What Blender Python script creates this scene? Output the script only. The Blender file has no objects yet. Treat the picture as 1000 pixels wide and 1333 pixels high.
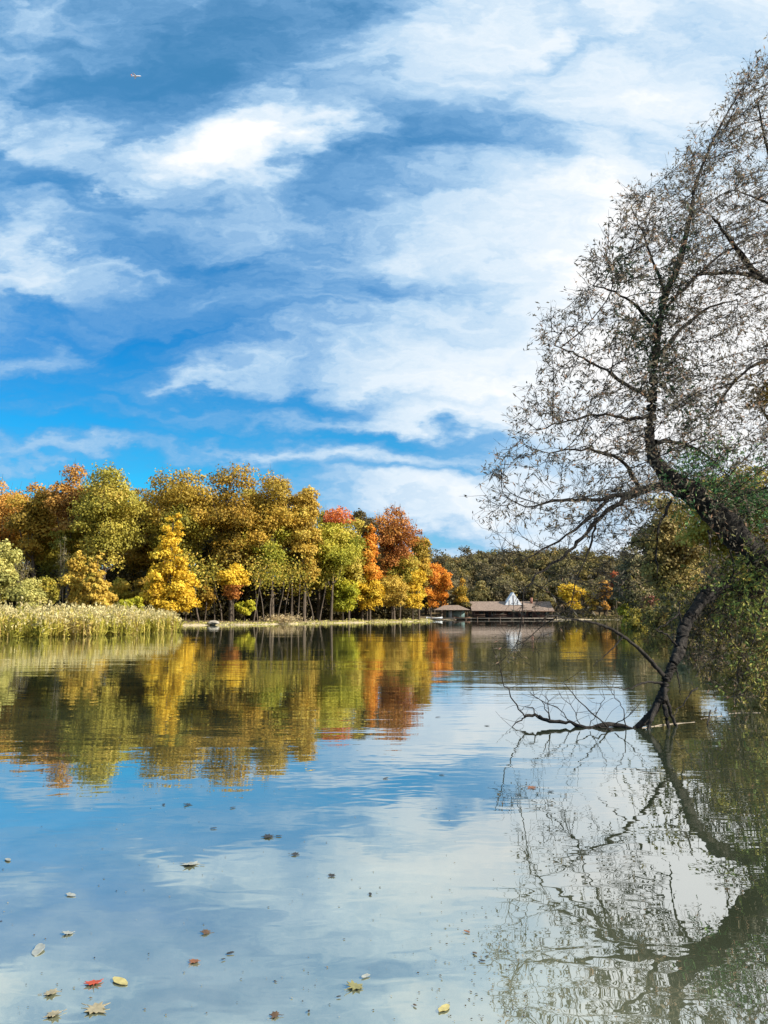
import bpy, math, random
import numpy as np
from mathutils import Vector
R = math.radians
SC = bpy.context.scene
COL = SC.collection
rng = np.random.default_rng(7)
random.seed(7)

# ------------------------------------------------------------------ camera
F, CX, CY, PITCH, CAMH = 1040.0, 500.0, 666.5, R(7.23), 1.7
cam_d = bpy.data.cameras.new('camera'); cam = bpy.data.objects.new('camera', cam_d); COL.objects.link(cam)
cam.location = (0, 0, CAMH); cam.rotation_euler = (R(90) + PITCH, 0, 0)
cam_d.sensor_fit = 'VERTICAL'; cam_d.sensor_height = 24.0; cam_d.lens = 24.0 * F / 1333.0
cam_d.clip_start = 0.05; cam_d.clip_end = 5000
SC.camera = cam

def P(px, py, Y):
    """the world point at ground distance Y seen at photo pixel px, py"""
    u, v = px - CX, CY - py
    d = np.array([u, F * math.cos(PITCH) - v * math.sin(PITCH), F * math.sin(PITCH) + v * math.cos(PITCH)])
    p = d * (Y / d[1]); p[2] += CAMH
    return p
def UV(px, py):
    p = P(px, py, 1.0); return p[0], p[2] - CAMH

# ------------------------------------------------------------------ light
SUN_AZ, SUN_EL = 108.0, 34.0
sun_dir = Vector((math.sin(R(SUN_AZ)) * math.cos(R(SUN_EL)), math.cos(R(SUN_AZ)) * math.cos(R(SUN_EL)), math.sin(R(SUN_EL))))
sl = bpy.data.lights.new('sun', 'SUN'); sl.energy = 5.0; sl.angle = R(0.5); sl.color = (1.0, 0.93, 0.80)
so = bpy.data.objects.new('sun', sl); COL.objects.link(so)
so.rotation_euler = (-sun_dir).to_track_quat('-Z', 'Y').to_euler(); so.location = (60, 0, 60)
SC.view_settings.view_transform = 'Standard'; SC.view_settings.look = 'None'
SC.view_settings.exposure = 0.75; SC.view_settings.gamma = 1.0; SC.view_settings.use_curve_mapping = False
SC.cycles.max_bounces = 6; SC.cycles.transparent_max_bounces = 4; SC.cycles.diffuse_bounces = 2
SC.cycles.glossy_bounces = 3; SC.cycles.sample_clamp_indirect = 4.0; SC.cycles.caustics_reflective = False

# ------------------------------------------------------------------ node helpers
class NT:
    def __init__(s, nt): s.nt = nt; s.n = nt.nodes; s.l = nt.links
    def add(s, t, **kw):
        n = s.n.new(t)
        for k, v in kw.items(): setattr(n, k, v)
        return n
    def put(s, inp, v):
        if hasattr(v, 'is_output'): s.l.new(v, inp)
        else: inp.default_value = v
    def m(s, op, *a, clamp=False):
        n = s.add('ShaderNodeMath', operation=op, use_clamp=clamp)
        for i, v in enumerate(a): s.put(n.inputs[i], v)
        return n.outputs[0]
    def vm(s, op, *a):
        n = s.add('ShaderNodeVectorMath', operation=op)
        for i, v in enumerate(a): s.put(n.inputs[i], v)
        return n.outputs[0]
    def xyz(s, x, y, z=0.0):
        n = s.add('ShaderNodeCombineXYZ')
        for i, v in enumerate((x, y, z)): s.put(n.inputs[i], v)
        return n.outputs[0]
    def sep(s, v):
        n = s.add('ShaderNodeSeparateXYZ'); s.put(n.inputs[0], v); return n.outputs
    def noise(s, vec, scale, detail=4, rough=0.55, dist=0.0, color=False):
        n = s.add('ShaderNodeTexNoise'); s.put(n.inputs['Vector'], vec)
        n.inputs['Scale'].default_value = scale; n.inputs['Detail'].default_value = detail
        n.inputs['Roughness'].default_value = rough; n.inputs['Distortion'].default_value = dist
        return n.outputs['Color' if color else 'Fac']
    def sm(s, v, a, b, c=0.0, d=1.0):
        n = s.add('ShaderNodeMapRange', interpolation_type='SMOOTHSTEP'); s.put(n.inputs[0], v)
        for i, q in enumerate((a, b, c, d)): n.inputs[i + 1].default_value = q
        return n.outputs[0]
    def mix(s, f, a, b, blend='MIX'):
        n = s.add('ShaderNodeMix', data_type='RGBA', blend_type=blend); s.put(n.inputs[0], f)
        s.put(n.inputs[6], a if hasattr(a, 'is_output') else (*a, 1)[:4]); s.put(n.inputs[7], b if hasattr(b, 'is_output') else (*b, 1)[:4])
        return n.outputs[2]
    def ramp(s, f, stops, interp='LINEAR'):
        n = s.add('ShaderNodeValToRGB'); s.put(n.inputs[0], f); n.color_ramp.interpolation = interp
        e = n.color_ramp.elements
        while len(e) < len(stops): e.new(0.5)
        for q, (p, c) in zip(e, stops): q.position = p; q.color = (*c, 1)
        return n.outputs[0]

# ------------------------------------------------------------------ sky
world = bpy.data.worlds.new('World'); SC.world = world; world.use_nodes = True
W = NT(world.node_tree); W.n.clear()
wout = W.add('ShaderNodeOutputWorld'); bg = W.add('ShaderNodeBackground'); W.l.new(bg.outputs[0], wout.inputs[0])
SKY = 0.12; bg.inputs[1].default_value = SKY
sky = W.add('ShaderNodeTexSky', sky_type='NISHITA'); sky.sun_disc = False
sky.sun_elevation = R(SUN_EL); sky.sun_rotation = R(SUN_AZ); sky.air_density = 1.0; sky.dust_density = 0.6; sky.ozone_density = 2.0
tc = W.add('ShaderNodeTexCoord')
dx, dy, dz = W.sep(tc.outputs['Generated'])
ady = W.m('MAXIMUM', W.m('ABSOLUTE', dy), 0.02)
u = W.m('MAXIMUM', W.m('MINIMUM', W.m('DIVIDE', dx, ady), 3.0), -3.0)
v = W.m('MINIMUM', W.m('DIVIDE', W.m('MAXIMUM', dz, 0.0), ady), 3.0)
uv = W.xyz(u, W.m('MULTIPLY', v, 2.0))
w1 = W.noise(uv, 3.2, 5, 0.6, color=True)
w2 = W.noise(uv, 11.0, 5, 0.65, color=True)
wx1, wy1, _ = W.sep(w1); wx2, wy2, _ = W.sep(w2)
uw = W.m('ADD', u, W.m('ADD', W.m('MULTIPLY', W.m('SUBTRACT', wx1, 0.5), 0.34), W.m('MULTIPLY', W.m('SUBTRACT', wx2, 0.5), 0.15)))
vw = W.m('ADD', v, W.m('ADD', W.m('MULTIPLY', W.m('SUBTRACT', wy1, 0.5), 0.17), W.m('MULTIPLY', W.m('SUBTRACT', wy2, 0.5), 0.07)))
def gauss(px, py, sx, sy, amp, rot=0.0):
    cu, cv = UV(px, py); a = W.m('SUBTRACT', uw, cu); b = W.m('SUBTRACT', vw, cv)
    c, s_ = math.cos(R(rot)), math.sin(R(rot))
    p = W.m('MULTIPLY', W.m('ADD', W.m('MULTIPLY', a, c), W.m('MULTIPLY', b, s_)), F / sx)
    q = W.m('MULTIPLY', W.m('SUBTRACT', W.m('MULTIPLY', b, c), W.m('MULTIPLY', a, s_)), F / sy)
    e = W.m('EXPONENT', W.m('MULTIPLY', W.m('ADD', W.m('MULTIPLY', p, p), W.m('MULTIPLY', q, q)), -0.5))
    return W.m('MULTIPLY', e, amp)
CLOUDS = [(345,185,60,36,0.95,0),(250,200,60,34,0.45,10),(95,185,36,20,0.38,0),(160,235,60,12,0.3,-30),(20,100,30,20,0.25,0),
 (45,315,40,38,0.6,-30),(120,375,80,14,0.55,-8),(190,350,60,12,0.3,0),(70,480,60,300,0.0,0),
 (60,470,170,70,-0.6,0),(200,580,260,36,-0.42,0),(20,190,30,14,-0.5,0),(110,232,70,20,-0.35,-15),(200,100,110,22,-0.3,0),(260,330,160,40,-0.15,0),
 (235,500,42,13,0.55,12),(45,468,60,13,0.5,15),(130,415,40,10,0.25,0),(330,475,60,36,0.32,0),(430,550,150,10,0.45,2),(560,500,130,34,0.30,0),(470,460,80,40,0.25,0),
 (420,522,110,8,-0.35,0),(540,572,120,14,-0.5,-3),(560,615,90,6,-0.3,3),(640,560,60,10,-0.2,0),(480,700,90,16,0.3,0),(400,140,80,110,-0.12,0),(580,180,100,35,-0.3,4),(540,385,110,20,-0.2,8),
 (300,597,260,9,0.38,0),(180,588,330,16,0.38,1),(150,540,160,8,0.2,-2),(480,640,90,14,0.3,0),(600,655,60,18,0.35,0),(590,700,80,9,-0.6,0),(660,600,60,14,-0.2,0),
 (850,470,190,140,0.5,0),(850,60,240,120,-0.22,0),(620,60,120,60,0.25,0),(640,190,130,50,-0.25,4),(-500,200,400,300,0.3,0),(1500,300,400,300,0.5,0)]
D = W.m('ADD', W.sm(u, -0.30, 0.42, 0.30, 0.78), W.sm(v, 0.25, 0.6, 0.0, 0.12))
for c in CLOUDS:
    if c[4]: D = W.m('ADD', D, gauss(*c[:4], c[4] * .78, c[5]))
D = W.m('ADD', D, W.sm(v, 0.0, 0.13, 0.30, 0.0))
st3 = W.noise(W.xyz(W.m('ADD', W.m('MULTIPLY', uw, 1.6), 3.0), W.m('MULTIPLY', vw, 4.6)), 1.0, 5, 0.5, 0.3)
D = W.m('ADD', D, W.m('MULTIPLY', W.m('SUBTRACT', st3, 0.5), 0.9))
st = W.noise(W.xyz(W.m('MULTIPLY', uw, 3.4), W.m('MULTIPLY', vw, 10.0)), 1.0, 9, 0.60, 0.35)
st2 = W.noise(W.xyz(W.m('ADD', W.m('MULTIPLY', uw, 9.0), 7.0), W.m('MULTIPLY', vw, 24.0)), 1.0, 7, 0.60, 0.25)
D = W.m('ADD', D, W.m('MULTIPLY', W.m('SUBTRACT', st, 0.5), 1.15))
D = W.m('ADD', D, W.m('MULTIPLY', W.m('SUBTRACT', st2, 0.5), 0.60))
cover = W.sm(D, -0.15, 0.75)
k = 1.0 / SKY * 0.60
tint = W.ramp(W.m('MULTIPLY', v, 1.2), [(0.0, (0.40, 0.95, 1.0)), (0.16, (0.09, 0.78, 1.02)), (0.42, (0.03, 0.60, 0.98)), (0.9, (0.40, 1.0, 1.12))])
blue = W.mix(1.0, W.mix(1.0, sky.outputs[0], tint, 'MULTIPLY'), (0.85, 0.85, 0.85), 'MULTIPLY')
kk = lambda *c: tuple(x * k for x in c)
cloudc = W.ramp(W.m('DIVIDE', D, 1.5), [(0.06, (0.12, 0.31, 0.60)), (0.26, (0.24, 0.46, 0.74)), (0.42, (0.44, 0.64, 0.85)), (0.58, (0.70, 0.82, 0.93)), (0.80, (1.0, 1.0, 1.0))])
cloudc = W.mix(1.0, cloudc, kk(1.05, 1.05, 1.05), 'MULTIPLY')
skyc = W.mix(cover, blue, cloudc)
W.l.new(skyc, bg.inputs[0])

# ------------------------------------------------------------------ materials
def mat(name):
    m = bpy.data.materials.new(name); m.use_nodes = True; t = NT(m.node_tree)
    return m, t, t.n['Principled BSDF'], t.n['Material Output']
_fm = {}
def foliage(name, cols, trans=0.3, rough=0.65):
    """leaf material: pigment runs through cols with the face attribute 'tone'"""
    if name in _fm: return _fm[name]
    m, t, b, o = mat(name); a = t.add('ShaderNodeAttribute', attribute_name='tone')
    n = len(cols); c = t.ramp(a.outputs['Fac'], [((i + .0) / max(1, n - 1), q) for i, q in enumerate(cols)])
    t.put(b.inputs['Base Color'], c); b.inputs['Roughness'].default_value = rough; b.inputs['Specular IOR Level'].default_value = 0.25
    tr = t.add('ShaderNodeBsdfTranslucent'); t.put(tr.inputs[0], c)
    mx = t.add('ShaderNodeMixShader'); mx.inputs[0].default_value = trans
    t.l.new(b.outputs[0], mx.inputs[1]); t.l.new(tr.outputs[0], mx.inputs[2]); t.l.new(mx.outputs[0], o.inputs[0])
    _fm[name] = m; return m
def bark(name, c1, c2, scale=6.0, bump=0.02):
    if name in _fm: return _fm[name]
    m, t, b, o = mat(name); tcn = t.add('ShaderNodeTexCoord')
    mp = t.vm('MULTIPLY', tcn.outputs['Object'], (1.0, 1.0, 0.35))
    n = t.noise(mp, scale, 6, 0.65); t.put(b.inputs['Base Color'], t.ramp(n, [(0.3, c1), (0.7, c2)]))
    b.inputs['Roughness'].default_value = 0.9; b.inputs['Specular IOR Level'].default_value = 0.2
    bp = t.add('ShaderNodeBump'); bp.inputs['Distance'].default_value = bump; t.put(bp.inputs['Height'], t.noise(mp, scale * 4, 5, 0.7))
    t.l.new(bp.outputs[0], b.inputs['Normal']); _fm[name] = m; return m
def plain(name, c1, c2, scale=4.0, rough=0.8):
    if name in _fm: return _fm[name]
    m, t, b, o = mat(name); tcn = t.add('ShaderNodeTexCoord')
    n = t.noise(tcn.outputs['Object'], scale, 5, 0.6); t.put(b.inputs['Base Color'], t.ramp(n, [(0.3, c1), (0.7, c2)]))
    b.inputs['Roughness'].default_value = rough; _fm[name] = m; return m

# ------------------------------------------------------------------ object helpers
def tag(o, label=None, cat=None, group=None, kind=None):
    if label: o['label'] = label
    if cat: o['category'] = cat
    if group: o['group'] = group
    if kind: o['kind'] = kind
    return o
def empty(name, loc):
    o = bpy.data.objects.new(name, None); COL.objects.link(o); o.location = loc; o.empty_display_size = 0.3; return o
def link(name, me, m, parent=None, loc=None, smooth=False):
    o = bpy.data.objects.new(name, me); COL.objects.link(o)
    if m: me.materials.append(m)
    if parent: o.parent = parent
    if loc is not None: o.location = loc
    if smooth: me.polygons.foreach_set('use_smooth', [True] * len(me.polygons))
    return o
def np_mesh(name, V, Fc, tone=None):
    """V (n,3), Fc (m,k) all of one size"""
    me = bpy.data.meshes.new(name); V = np.ascontiguousarray(V, dtype=np.float32); Fc = np.ascontiguousarray(Fc, dtype=np.int32)
    n, (m, k) = len(V), Fc.shape
    me.vertices.add(n); me.vertices.foreach_set('co', V.ravel())
    me.loops.add(m * k); me.loops.foreach_set('vertex_index', Fc.ravel())
    me.polygons.add(m); me.polygons.foreach_set('loop_start', np.arange(0, m * k, k, dtype=np.int32))
    me.update(calc_edges=True)
    if tone is not None:
        a = me.attributes.new('tone', 'FLOAT', 'FACE'); a.data.foreach_set('value', np.clip(tone, 0, 1).astype(np.float32))
    return me
def unit(a): return a / np.maximum(np.linalg.norm(a, axis=-1, keepdims=True), 1e-9)
def leaf_quads(C, N, L, Wd, T=None):
    """kite-shaped leaves: centres C, normals N, length L, width Wd (arrays), optional long axis T"""
    n = len(C); N = unit(N)
    if T is None: T = rng.normal(size=(n, 3))
    T = unit(T - (T * N).sum(1, keepdims=True) * N); B = np.cross(N, T)
    L = np.broadcast_to(L, (n,))[:, None]; Wd = np.broadcast_to(Wd, (n,))[:, None]
    off = rng.uniform(-0.15, 0.15, (n, 1)) * L
    V = np.stack([C - T * L * .5, C - T * off + B * Wd * .5, C + T * L * .5, C - T * off * .3 - B * Wd * .5 + N * L * .08], 1).reshape(-1, 3)
    return V, np.arange(n * 4).reshape(n, 4)
def tubes(paths, sides=6, knob=0.0):
    """paths: list of (pts (n,3), radii (n,)) -> one quad mesh V, F"""
    Vs, Fs, base = [], [], 0
    for pts, rad in paths:
        pts = np.asarray(pts, float); rad = np.asarray(rad, float); n = len(pts)
        if n < 2: continue
        t = np.gradient(pts, axis=0); t = unit(t)
        ref = np.array([0, 0, 1.0]) if abs(t[0][2]) < .9 else np.array([1.0, 0, 0])
        a = np.cross(t, ref); bad = np.linalg.norm(a, axis=1) < .2; a[bad] = np.cross(t[bad], [0.7, 0.7, 0.1]); a = unit(a); b = np.cross(t, a)
        ang = np.arange(sides) * 2 * math.pi / sides
        kn = np.ones((n, sides))
        if knob:
            st_ = np.r_[0, np.cumsum(np.linalg.norm(np.diff(pts, axis=0), axis=1))][:, None]; ph = rng.uniform(0, 6.28, 6)
            kn = 1 + knob * (.5 * np.sin(ang[None] * 2 + st_ * 5 + ph[0]) + .5 * np.sin(ang[None] * 3 - st_ * 9 + ph[1]) + .25 * np.sin(st_ * 13 + ph[2] + ang[None] * 2) + .35 * np.sin(ang[None] * 5 + st_ * 3 + ph[3])) + rng.normal(0, knob * .22, (n, sides))
        ring = pts[:, None] + (rad[:, None] * kn)[:, :, None] * (np.cos(ang)[None, :, None] * a[:, None] + np.sin(ang)[None, :, None] * b[:, None])
        Vs.append(ring.reshape(-1, 3))
        i = np.arange(n - 1)[:, None] * sides; j = np.arange(sides)[None]; jn = (j + 1) % sides
        Fs.append(np.stack([i + j, i + jn, i + sides + jn, i + sides + j], -1).reshape(-1, 4) + base)
        base += n * sides
    return np.concatenate(Vs), np.concatenate(Fs)
def smooth_path(pts, k=4, jit=0.0):
    """Catmull-Rom resample, k points per span"""
    p = np.asarray(pts, float); p = np.vstack([2 * p[0] - p[1], p, 2 * p[-1] - p[-2]]); out = []
    for i in range(1, len(p) - 2):
        for s in range(k):
            t = s / k
            out.append(.5 * ((2 * p[i]) + (-p[i-1] + p[i+1]) * t + (2*p[i-1] - 5*p[i] + 4*p[i+1] - p[i+2]) * t*t + (-p[i-1] + 3*p[i] - 3*p[i+1] + p[i+2]) * t**3))
    out.append(p[-2]); out = np.array(out)
    if jit: out[1:-1] += rng.normal(size=(len(out) - 2, 3)) * jit
    return out
def boxes(bs):
    """bs: (x0,x1,y0,y1,z0,z1) list -> V,F"""
    V, Fc = [], []
    for i, (a, b, c, d, e, f) in enumerate(bs):
        V += [(a,c,e),(b,c,e),(b,d,e),(a,d,e),(a,c,f),(b,c,f),(b,d,f),(a,d,f)]; q = i * 8
        Fc += [(q,q+3,q+2,q+1),(q+4,q+5,q+6,q+7),(q,q+1,q+5,q+4),(q+1,q+2,q+6,q+5),(q+2,q+3,q+7,q+6),(q+3,q,q+4,q+7)]
    return np.array(V, float), np.array(Fc)

# ------------------------------------------------------------------ terrain and water
LAKE = np.array([(-3,1.2),(2.5,1.0),(5,3),(7.6,8),(9.4,13),(12,20),(17.5,33),(25,55),(36,90),(49,140),(60,200),(64,217),(40,221),(13,221),(12,205),
 (10,177),(3,160),(-6,146),(-13,135),(-19,124),(-24,118),(-30,113),(-41,108),(-60,104),(-80,75),(-62,42),(-36,26),(-15,11),(-8,3)], float)
def lake_sd(X, Y):
    """signed distance to the lake's edge, negative over water"""
    p = np.stack([X, Y], -1); d = np.full(X.shape, 1e9); ins = np.zeros(X.shape, bool); n = len(LAKE)
    for i in range(n):
        a, b = LAKE[i], LAKE[(i + 1) % n]; ab = b - a
        t = np.clip(((p - a) @ ab) / (ab @ ab), 0, 1); q = p - a - t[..., None] * ab
        d = np.minimum(d, np.hypot(q[..., 0], q[..., 1]))
        c = ((a[1] > Y) != (b[1] > Y)); xx = a[0] + (Y - a[1]) / (ab[1] if abs(ab[1]) > 1e-9 else 1e-9) * ab[0]; ins ^= c & (X < xx)
    return np.where(ins, -d, d)
def sstep(x, a, b): t = np.clip((x - a) / (b - a), 0, 1); return t * t * (3 - 2 * t)
def ground(X, Y):
    X = np.asarray(X, float); Y = np.asarray(Y, float); sd = lake_sd(X, Y)
    sd = sd + 0.5 * np.sin(X * .7 + Y * .31) * np.sin(Y * .53 - X * .2) * np.clip(np.hypot(X, Y) / 40, 0, 1.5)
    h = np.clip(sd * 0.18, -1.4, 0.45) + 0.1 * np.sin(X * .21) * np.sin(Y * .17) * (sd > 3)
    h = h + sstep(sd, 5, 60) * 1.5 + sstep(Y, 232, 330) * sstep(X, -40, 20) * 13 + sstep(X - .25 * Y, 12, 60) * 5 * (sd > 0)
    h = h + sstep(Y - 1.25 * np.maximum(0, X + 30), 140, 215) * sstep(-X, -8, 12) * 9
    return h
def gz(x, y): return float(ground(np.array([x]), np.array([y]))[0])
def axis(a, b, fine0, fine1, st, grow=1.18):
    m = list(np.arange(fine0, fine1 + 1e-6, st)); s = st; lo, hi = [fine0], [fine1]
    while hi[-1] < b: s *= grow; hi.append(hi[-1] + s)
    s = st
    while lo[-1] > a: s *= grow; lo.append(lo[-1] - s)
    return np.array(lo[:0:-1] + m + hi[1:])
gx, gy = axis(-1800, 1800, -70, 80, 1.2), axis(-300, 3000, -6, 250, 1.2)
GX, GY = np.meshgrid(gx, gy); GZ = ground(GX, GY); nx, ny = len(gx), len(gy)
ii = (np.arange(ny - 1)[:, None] * nx + np.arange(nx - 1)[None]).ravel()
me = np_mesh('ground', np.stack([GX.ravel(), GY.ravel(), GZ.ravel()], 1), np.stack([ii, ii + 1, ii + nx + 1, ii + nx], 1))
m, t, b, o = mat('leaf_strewn_soil'); tcn = t.add('ShaderNodeTexCoord'); pos = tcn.outputs['Object']; zz = t.sep(pos)[2]
soil = t.ramp(t.noise(pos, 0.9, 8, 0.7), [(0.3, (0.07, 0.045, 0.022)), (0.5, (0.13, 0.09, 0.04)), (0.62, (0.22, 0.15, 0.05)), (0.75, (0.10, 0.11, 0.04))])
sand = t.ramp(t.noise(pos, 3, 6, 0.7), [(0.3, (0.36, 0.29, 0.18)), (0.7, (0.55, 0.46, 0.31))])
t.put(b.inputs['Base Color'], t.mix(t.sm(t.m('ADD', zz, t.m('MULTIPLY', t.noise(pos, .6, 4), .2)), 0.28, 0.46), sand, soil)); b.inputs['Roughness'].default_value = 0.95
bp = t.add('ShaderNodeBump'); bp.inputs['Distance'].default_value = 0.08; t.put(bp.inputs['Height'], t.noise(pos, 6, 6, .7)); t.l.new(bp.outputs[0], b.inputs['Normal'])
tag(link('ground', me, m, smooth=True), kind='structure', label='leaf-strewn brown bank and wooded ground around the lake')

wv = np.array([(-420,-60,0),(420,-60,0),(420,420,0),(-420,420,0)], float)
me = np_mesh('water', wv, np.array([[0,1,2,3]]))
m, t, b, o = mat('lake_water'); t.n.remove(b); tcn = t.add('ShaderNodeTexCoord'); pos = tcn.outputs['Object']
X_, Y_, _ = t.sep(pos)
big = t.noise(t.vm('MULTIPLY', pos, (0.05, 0.16, 1)), 1.0, 3, 0.5)
patch = t.sm(big, 0.38, 0.66, 0.25, 1.0)
dist = t.m('SQRT', t.m('ADD', t.m('MULTIPLY', X_, X_), t.m('MULTIPLY', Y_, Y_)))
near = t.sm(dist, 5.0, 13.0, 0.22, 1.0); far = t.sm(dist, 30.0, 110.0, 1.0, 0.35)
amp = t.m('MULTIPLY', t.m('MULTIPLY', patch, near), far)
n1 = t.noise(t.vm('MULTIPLY', pos, (0.55, 2.6, 1)), 1.0, 3, 0.45, 0.3)
n2 = t.noise(t.vm('MULTIPLY', pos, (2.8, 5.0, 1)), 1.0, 1, 0.4, 0.6)
n3 = t.noise(t.vm('MULTIPLY', pos, (0.12, 0.7, 1)), 1.0, 2, 0.5)
hgt = t.m('ADD', t.m('MULTIPLY', t.m('ADD', t.m('MULTIPLY', n1, 0.0050), t.m('MULTIPLY', n3, 0.010)), amp), t.m('MULTIPLY', n2, t.m('MULTIPLY', 0.0012, t.sm(big, .3, .6, .5, 1.0))))
bp = t.add('ShaderNodeBump'); bp.inputs['Strength'].default_value = 1.0; bp.inputs['Distance'].default_value = 1.0; t.put(bp.inputs['Height'], hgt)
gl = t.add('ShaderNodeBsdfGlossy'); gl.inputs['Roughness'].default_value = 0.0; gl.inputs[0].default_value = (0.97, 1.0, 1.0, 1); t.l.new(bp.outputs[0], gl.inputs['Normal'])
df = t.add('ShaderNodeBsdfDiffuse'); murk = t.ramp(t.noise(pos, .5, 5, .6), [(0.35, (0.030, 0.040, 0.022)), (0.65, (0.055, 0.065, 0.035))])
silt = t.ramp(t.noise(pos, 1.4, 7, .7), [(0.35, (0.16, 0.18, 0.11)), (0.65, (0.31, 0.315, 0.21))])   # pale silt seen through the shallows by the near bank
t.put(df.inputs[0], t.mix(t.sm(t.m('ADD', t.m('ADD', Y_, t.m('MULTIPLY', t.m('MAXIMUM', X_, 0.0), 2.5)), t.m('MULTIPLY', t.noise(pos, .8, 4), 2.0)), 3.8, 11.0), silt, murk))
fr = t.add('ShaderNodeFresnel'); fr.inputs['IOR'].default_value = 1.6
fac = t.m('ADD', t.m('MULTIPLY', fr.outputs[0], 0.54), 0.46, clamp=True)
mx = t.add('ShaderNodeMixShader'); t.put(mx.inputs[0], fac); t.l.new(df.outputs[0], mx.inputs[1]); t.l.new(gl.outputs[0], mx.inputs[2]); t.l.new(mx.outputs[0], o.inputs[0])
tag(link('water', me, m), kind='structure', label='calm lake water reflecting sky and trees')

# ------------------------------------------------------------------ trees of the far banks
BARK = bark('grey_brown_bark', (0.05, 0.038, 0.028), (0.16, 0.125, 0.095)); PALEB = bark('pale_bark', (0.25, 0.2, 0.15), (0.45, 0.38, 0.3))
PAL = {
 'gold':   [(0.30,0.17,0.012),(0.72,0.46,0.03),(0.88,0.62,0.06),(0.72,0.58,0.08)],
 'goldtan':[(0.22,0.15,0.03),(0.52,0.34,0.05),(0.72,0.50,0.09),(0.42,0.38,0.06)],
 'olive':  [(0.07,0.075,0.012),(0.20,0.18,0.025),(0.36,0.29,0.04),(0.50,0.33,0.06)],
 'oliveb': [(0.07,0.055,0.012),(0.22,0.15,0.02),(0.38,0.22,0.03),(0.30,0.25,0.04)],
 'bronze': [(0.09,0.065,0.015),(0.27,0.15,0.02),(0.46,0.24,0.03),(0.36,0.27,0.04)],
 'green':  [(0.12,0.14,0.015),(0.34,0.34,0.035),(0.56,0.50,0.06),(0.68,0.52,0.09)],
 'lime':   [(0.22,0.24,0.02),(0.46,0.44,0.03),(0.68,0.58,0.06)],
 'orange': [(0.35,0.13,0.02),(0.72,0.26,0.03),(0.88,0.40,0.05),(0.78,0.50,0.08)],
 'tanorange': [(0.22,0.12,0.03),(0.52,0.27,0.05),(0.72,0.38,0.08),(0.56,0.38,0.09)],
 'red':    [(0.30,0.08,0.03),(0.62,0.16,0.05),(0.72,0.27,0.06)],
 'rust':   [(0.10,0.04,0.015),(0.30,0.11,0.03),(0.48,0.20,0.04),(0.32,0.2,0.05)],
 'dim':    [(0.035,0.035,0.012),(0.09,0.075,0.025),(0.15,0.11,0.04),(0.13,0.12,0.035)],
 'olivegold': [(0.14,0.13,0.02),(0.38,0.33,0.05),(0.58,0.48,0.08),(0.62,0.42,0.09)],
 'bronzerust': [(0.16,0.08,0.025),(0.42,0.20,0.05),(0.60,0.32,0.07),(0.46,0.32,0.07)],
 'bush':   [(0.14,0.14,0.04),(0.34,0.32,0.09),(0.55,0.48,0.16)],
 'drab':   [(0.05,0.05,0.018),(0.12,0.11,0.04),(0.20,0.16,0.055),(0.15,0.14,0.045)],
}
for k_ in ('olive', 'oliveb', 'bronze', 'rust', 'bush'): PAL[k_] = [tuple(min(.9, x * 1.35) for x in c) for c in PAL[k_]]
PAL['bronze'] = [(0.13,0.095,0.02),(0.36,0.25,0.035),(0.56,0.38,0.05),(0.60,0.33,0.05)]
def crown_pts(kind, H, base, rx, ry, n, lobes):
    """leaf centres, outward normals and clump tone for a crown from z=base to z=H (local)"""
    h = H - base; L = []
    for i in range(lobes):
        if kind == 'cone':
            s = (i + .5) / lobes; s = 1 - math.sqrt(1 - s * .985); z = base + h * s
            rr = (1 - s) ** .8 * (1 if s > .12 else .75 + 2 * s); a = rng.uniform(0, 6.283); q = rng.uniform(.35, .85) * rr
            L.append((q * rx * math.cos(a), q * ry * math.sin(a), z, (.15 * rr + .05) * rx * rng.uniform(.8, 1.3)))
        elif kind == 'column':
            s = rng.uniform(0, 1); z = base + h * s; rr = min(1, .55 + 1.6 * s) * min(1, (1.02 - s) * 2.4) ** .6; a = rng.uniform(0, 6.283); q = rng.uniform(.1, .6) * rr
            L.append((q * rx * math.cos(a), q * ry * math.sin(a), z, (.38 * rr + .12) * rx * rng.uniform(.8, 1.25)))
        else:
            d = unit(rng.normal(size=(1, 3)))[0]; 
            if d[2] < 0 and rng.random() < .35: d[2] = -d[2]
            q = rng.uniform(.30, .80); zc = base + h * .50
            wz = 1.0 if d[2] > 0 else .92
            fl = 1.0 if d[2] > -.3 else .8
            L.append((q * d[0] * rx * fl, q * d[1] * ry * fl, zc + q * d[2] * h * .5 * wz, min(rx, h * .5) * rng.uniform(.20, .38)))
    L = np.array(L); wgt = L[:, 3] ** 2; idx = rng.choice(len(L), n, p=wgt / wgt.sum())
    d = unit(rng.normal(size=(n, 3))); d[:, 2] = np.where(d[:, 2] < -.35, -d[:, 2] * .6, d[:, 2]); d = unit(d)
    r = L[idx, 3] * (1 + rng.normal(0, .16, n)) * rng.choice([1, .7], n, p=[.85, .15])
    sub = 1 + .25 * np.sin(d[:, 0] * 7 + idx) * np.sin(d[:, 2] * 6 + idx * 2)
    C = L[idx, :3] + d * (r * sub)[:, None] * [1, 1, .85]
    jt_ = rng.random(n) < (.3 if kind != 'cone' else .08); C[jt_] += np.clip(rng.normal(0, .09, (int(jt_.sum()), 3)), -.15, .15) * min(rx, h * .5); C[jt_] -= (C[jt_] - [0, 0, base + h * .5]) * rng.uniform(0, .35, (int(jt_.sum()), 1))
    C[:, 2] = np.maximum(C[:, 2], base * .55)
    lt = rng.uniform(0, 1, len(L)); tone = .62 * lt[idx] + .38 * rng.uniform(0, 1, n)
    nz = .12 * np.clip((C[:, 2] - base) / h, 0, 1) - .06
    return C, d, tone + nz, L
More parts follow.
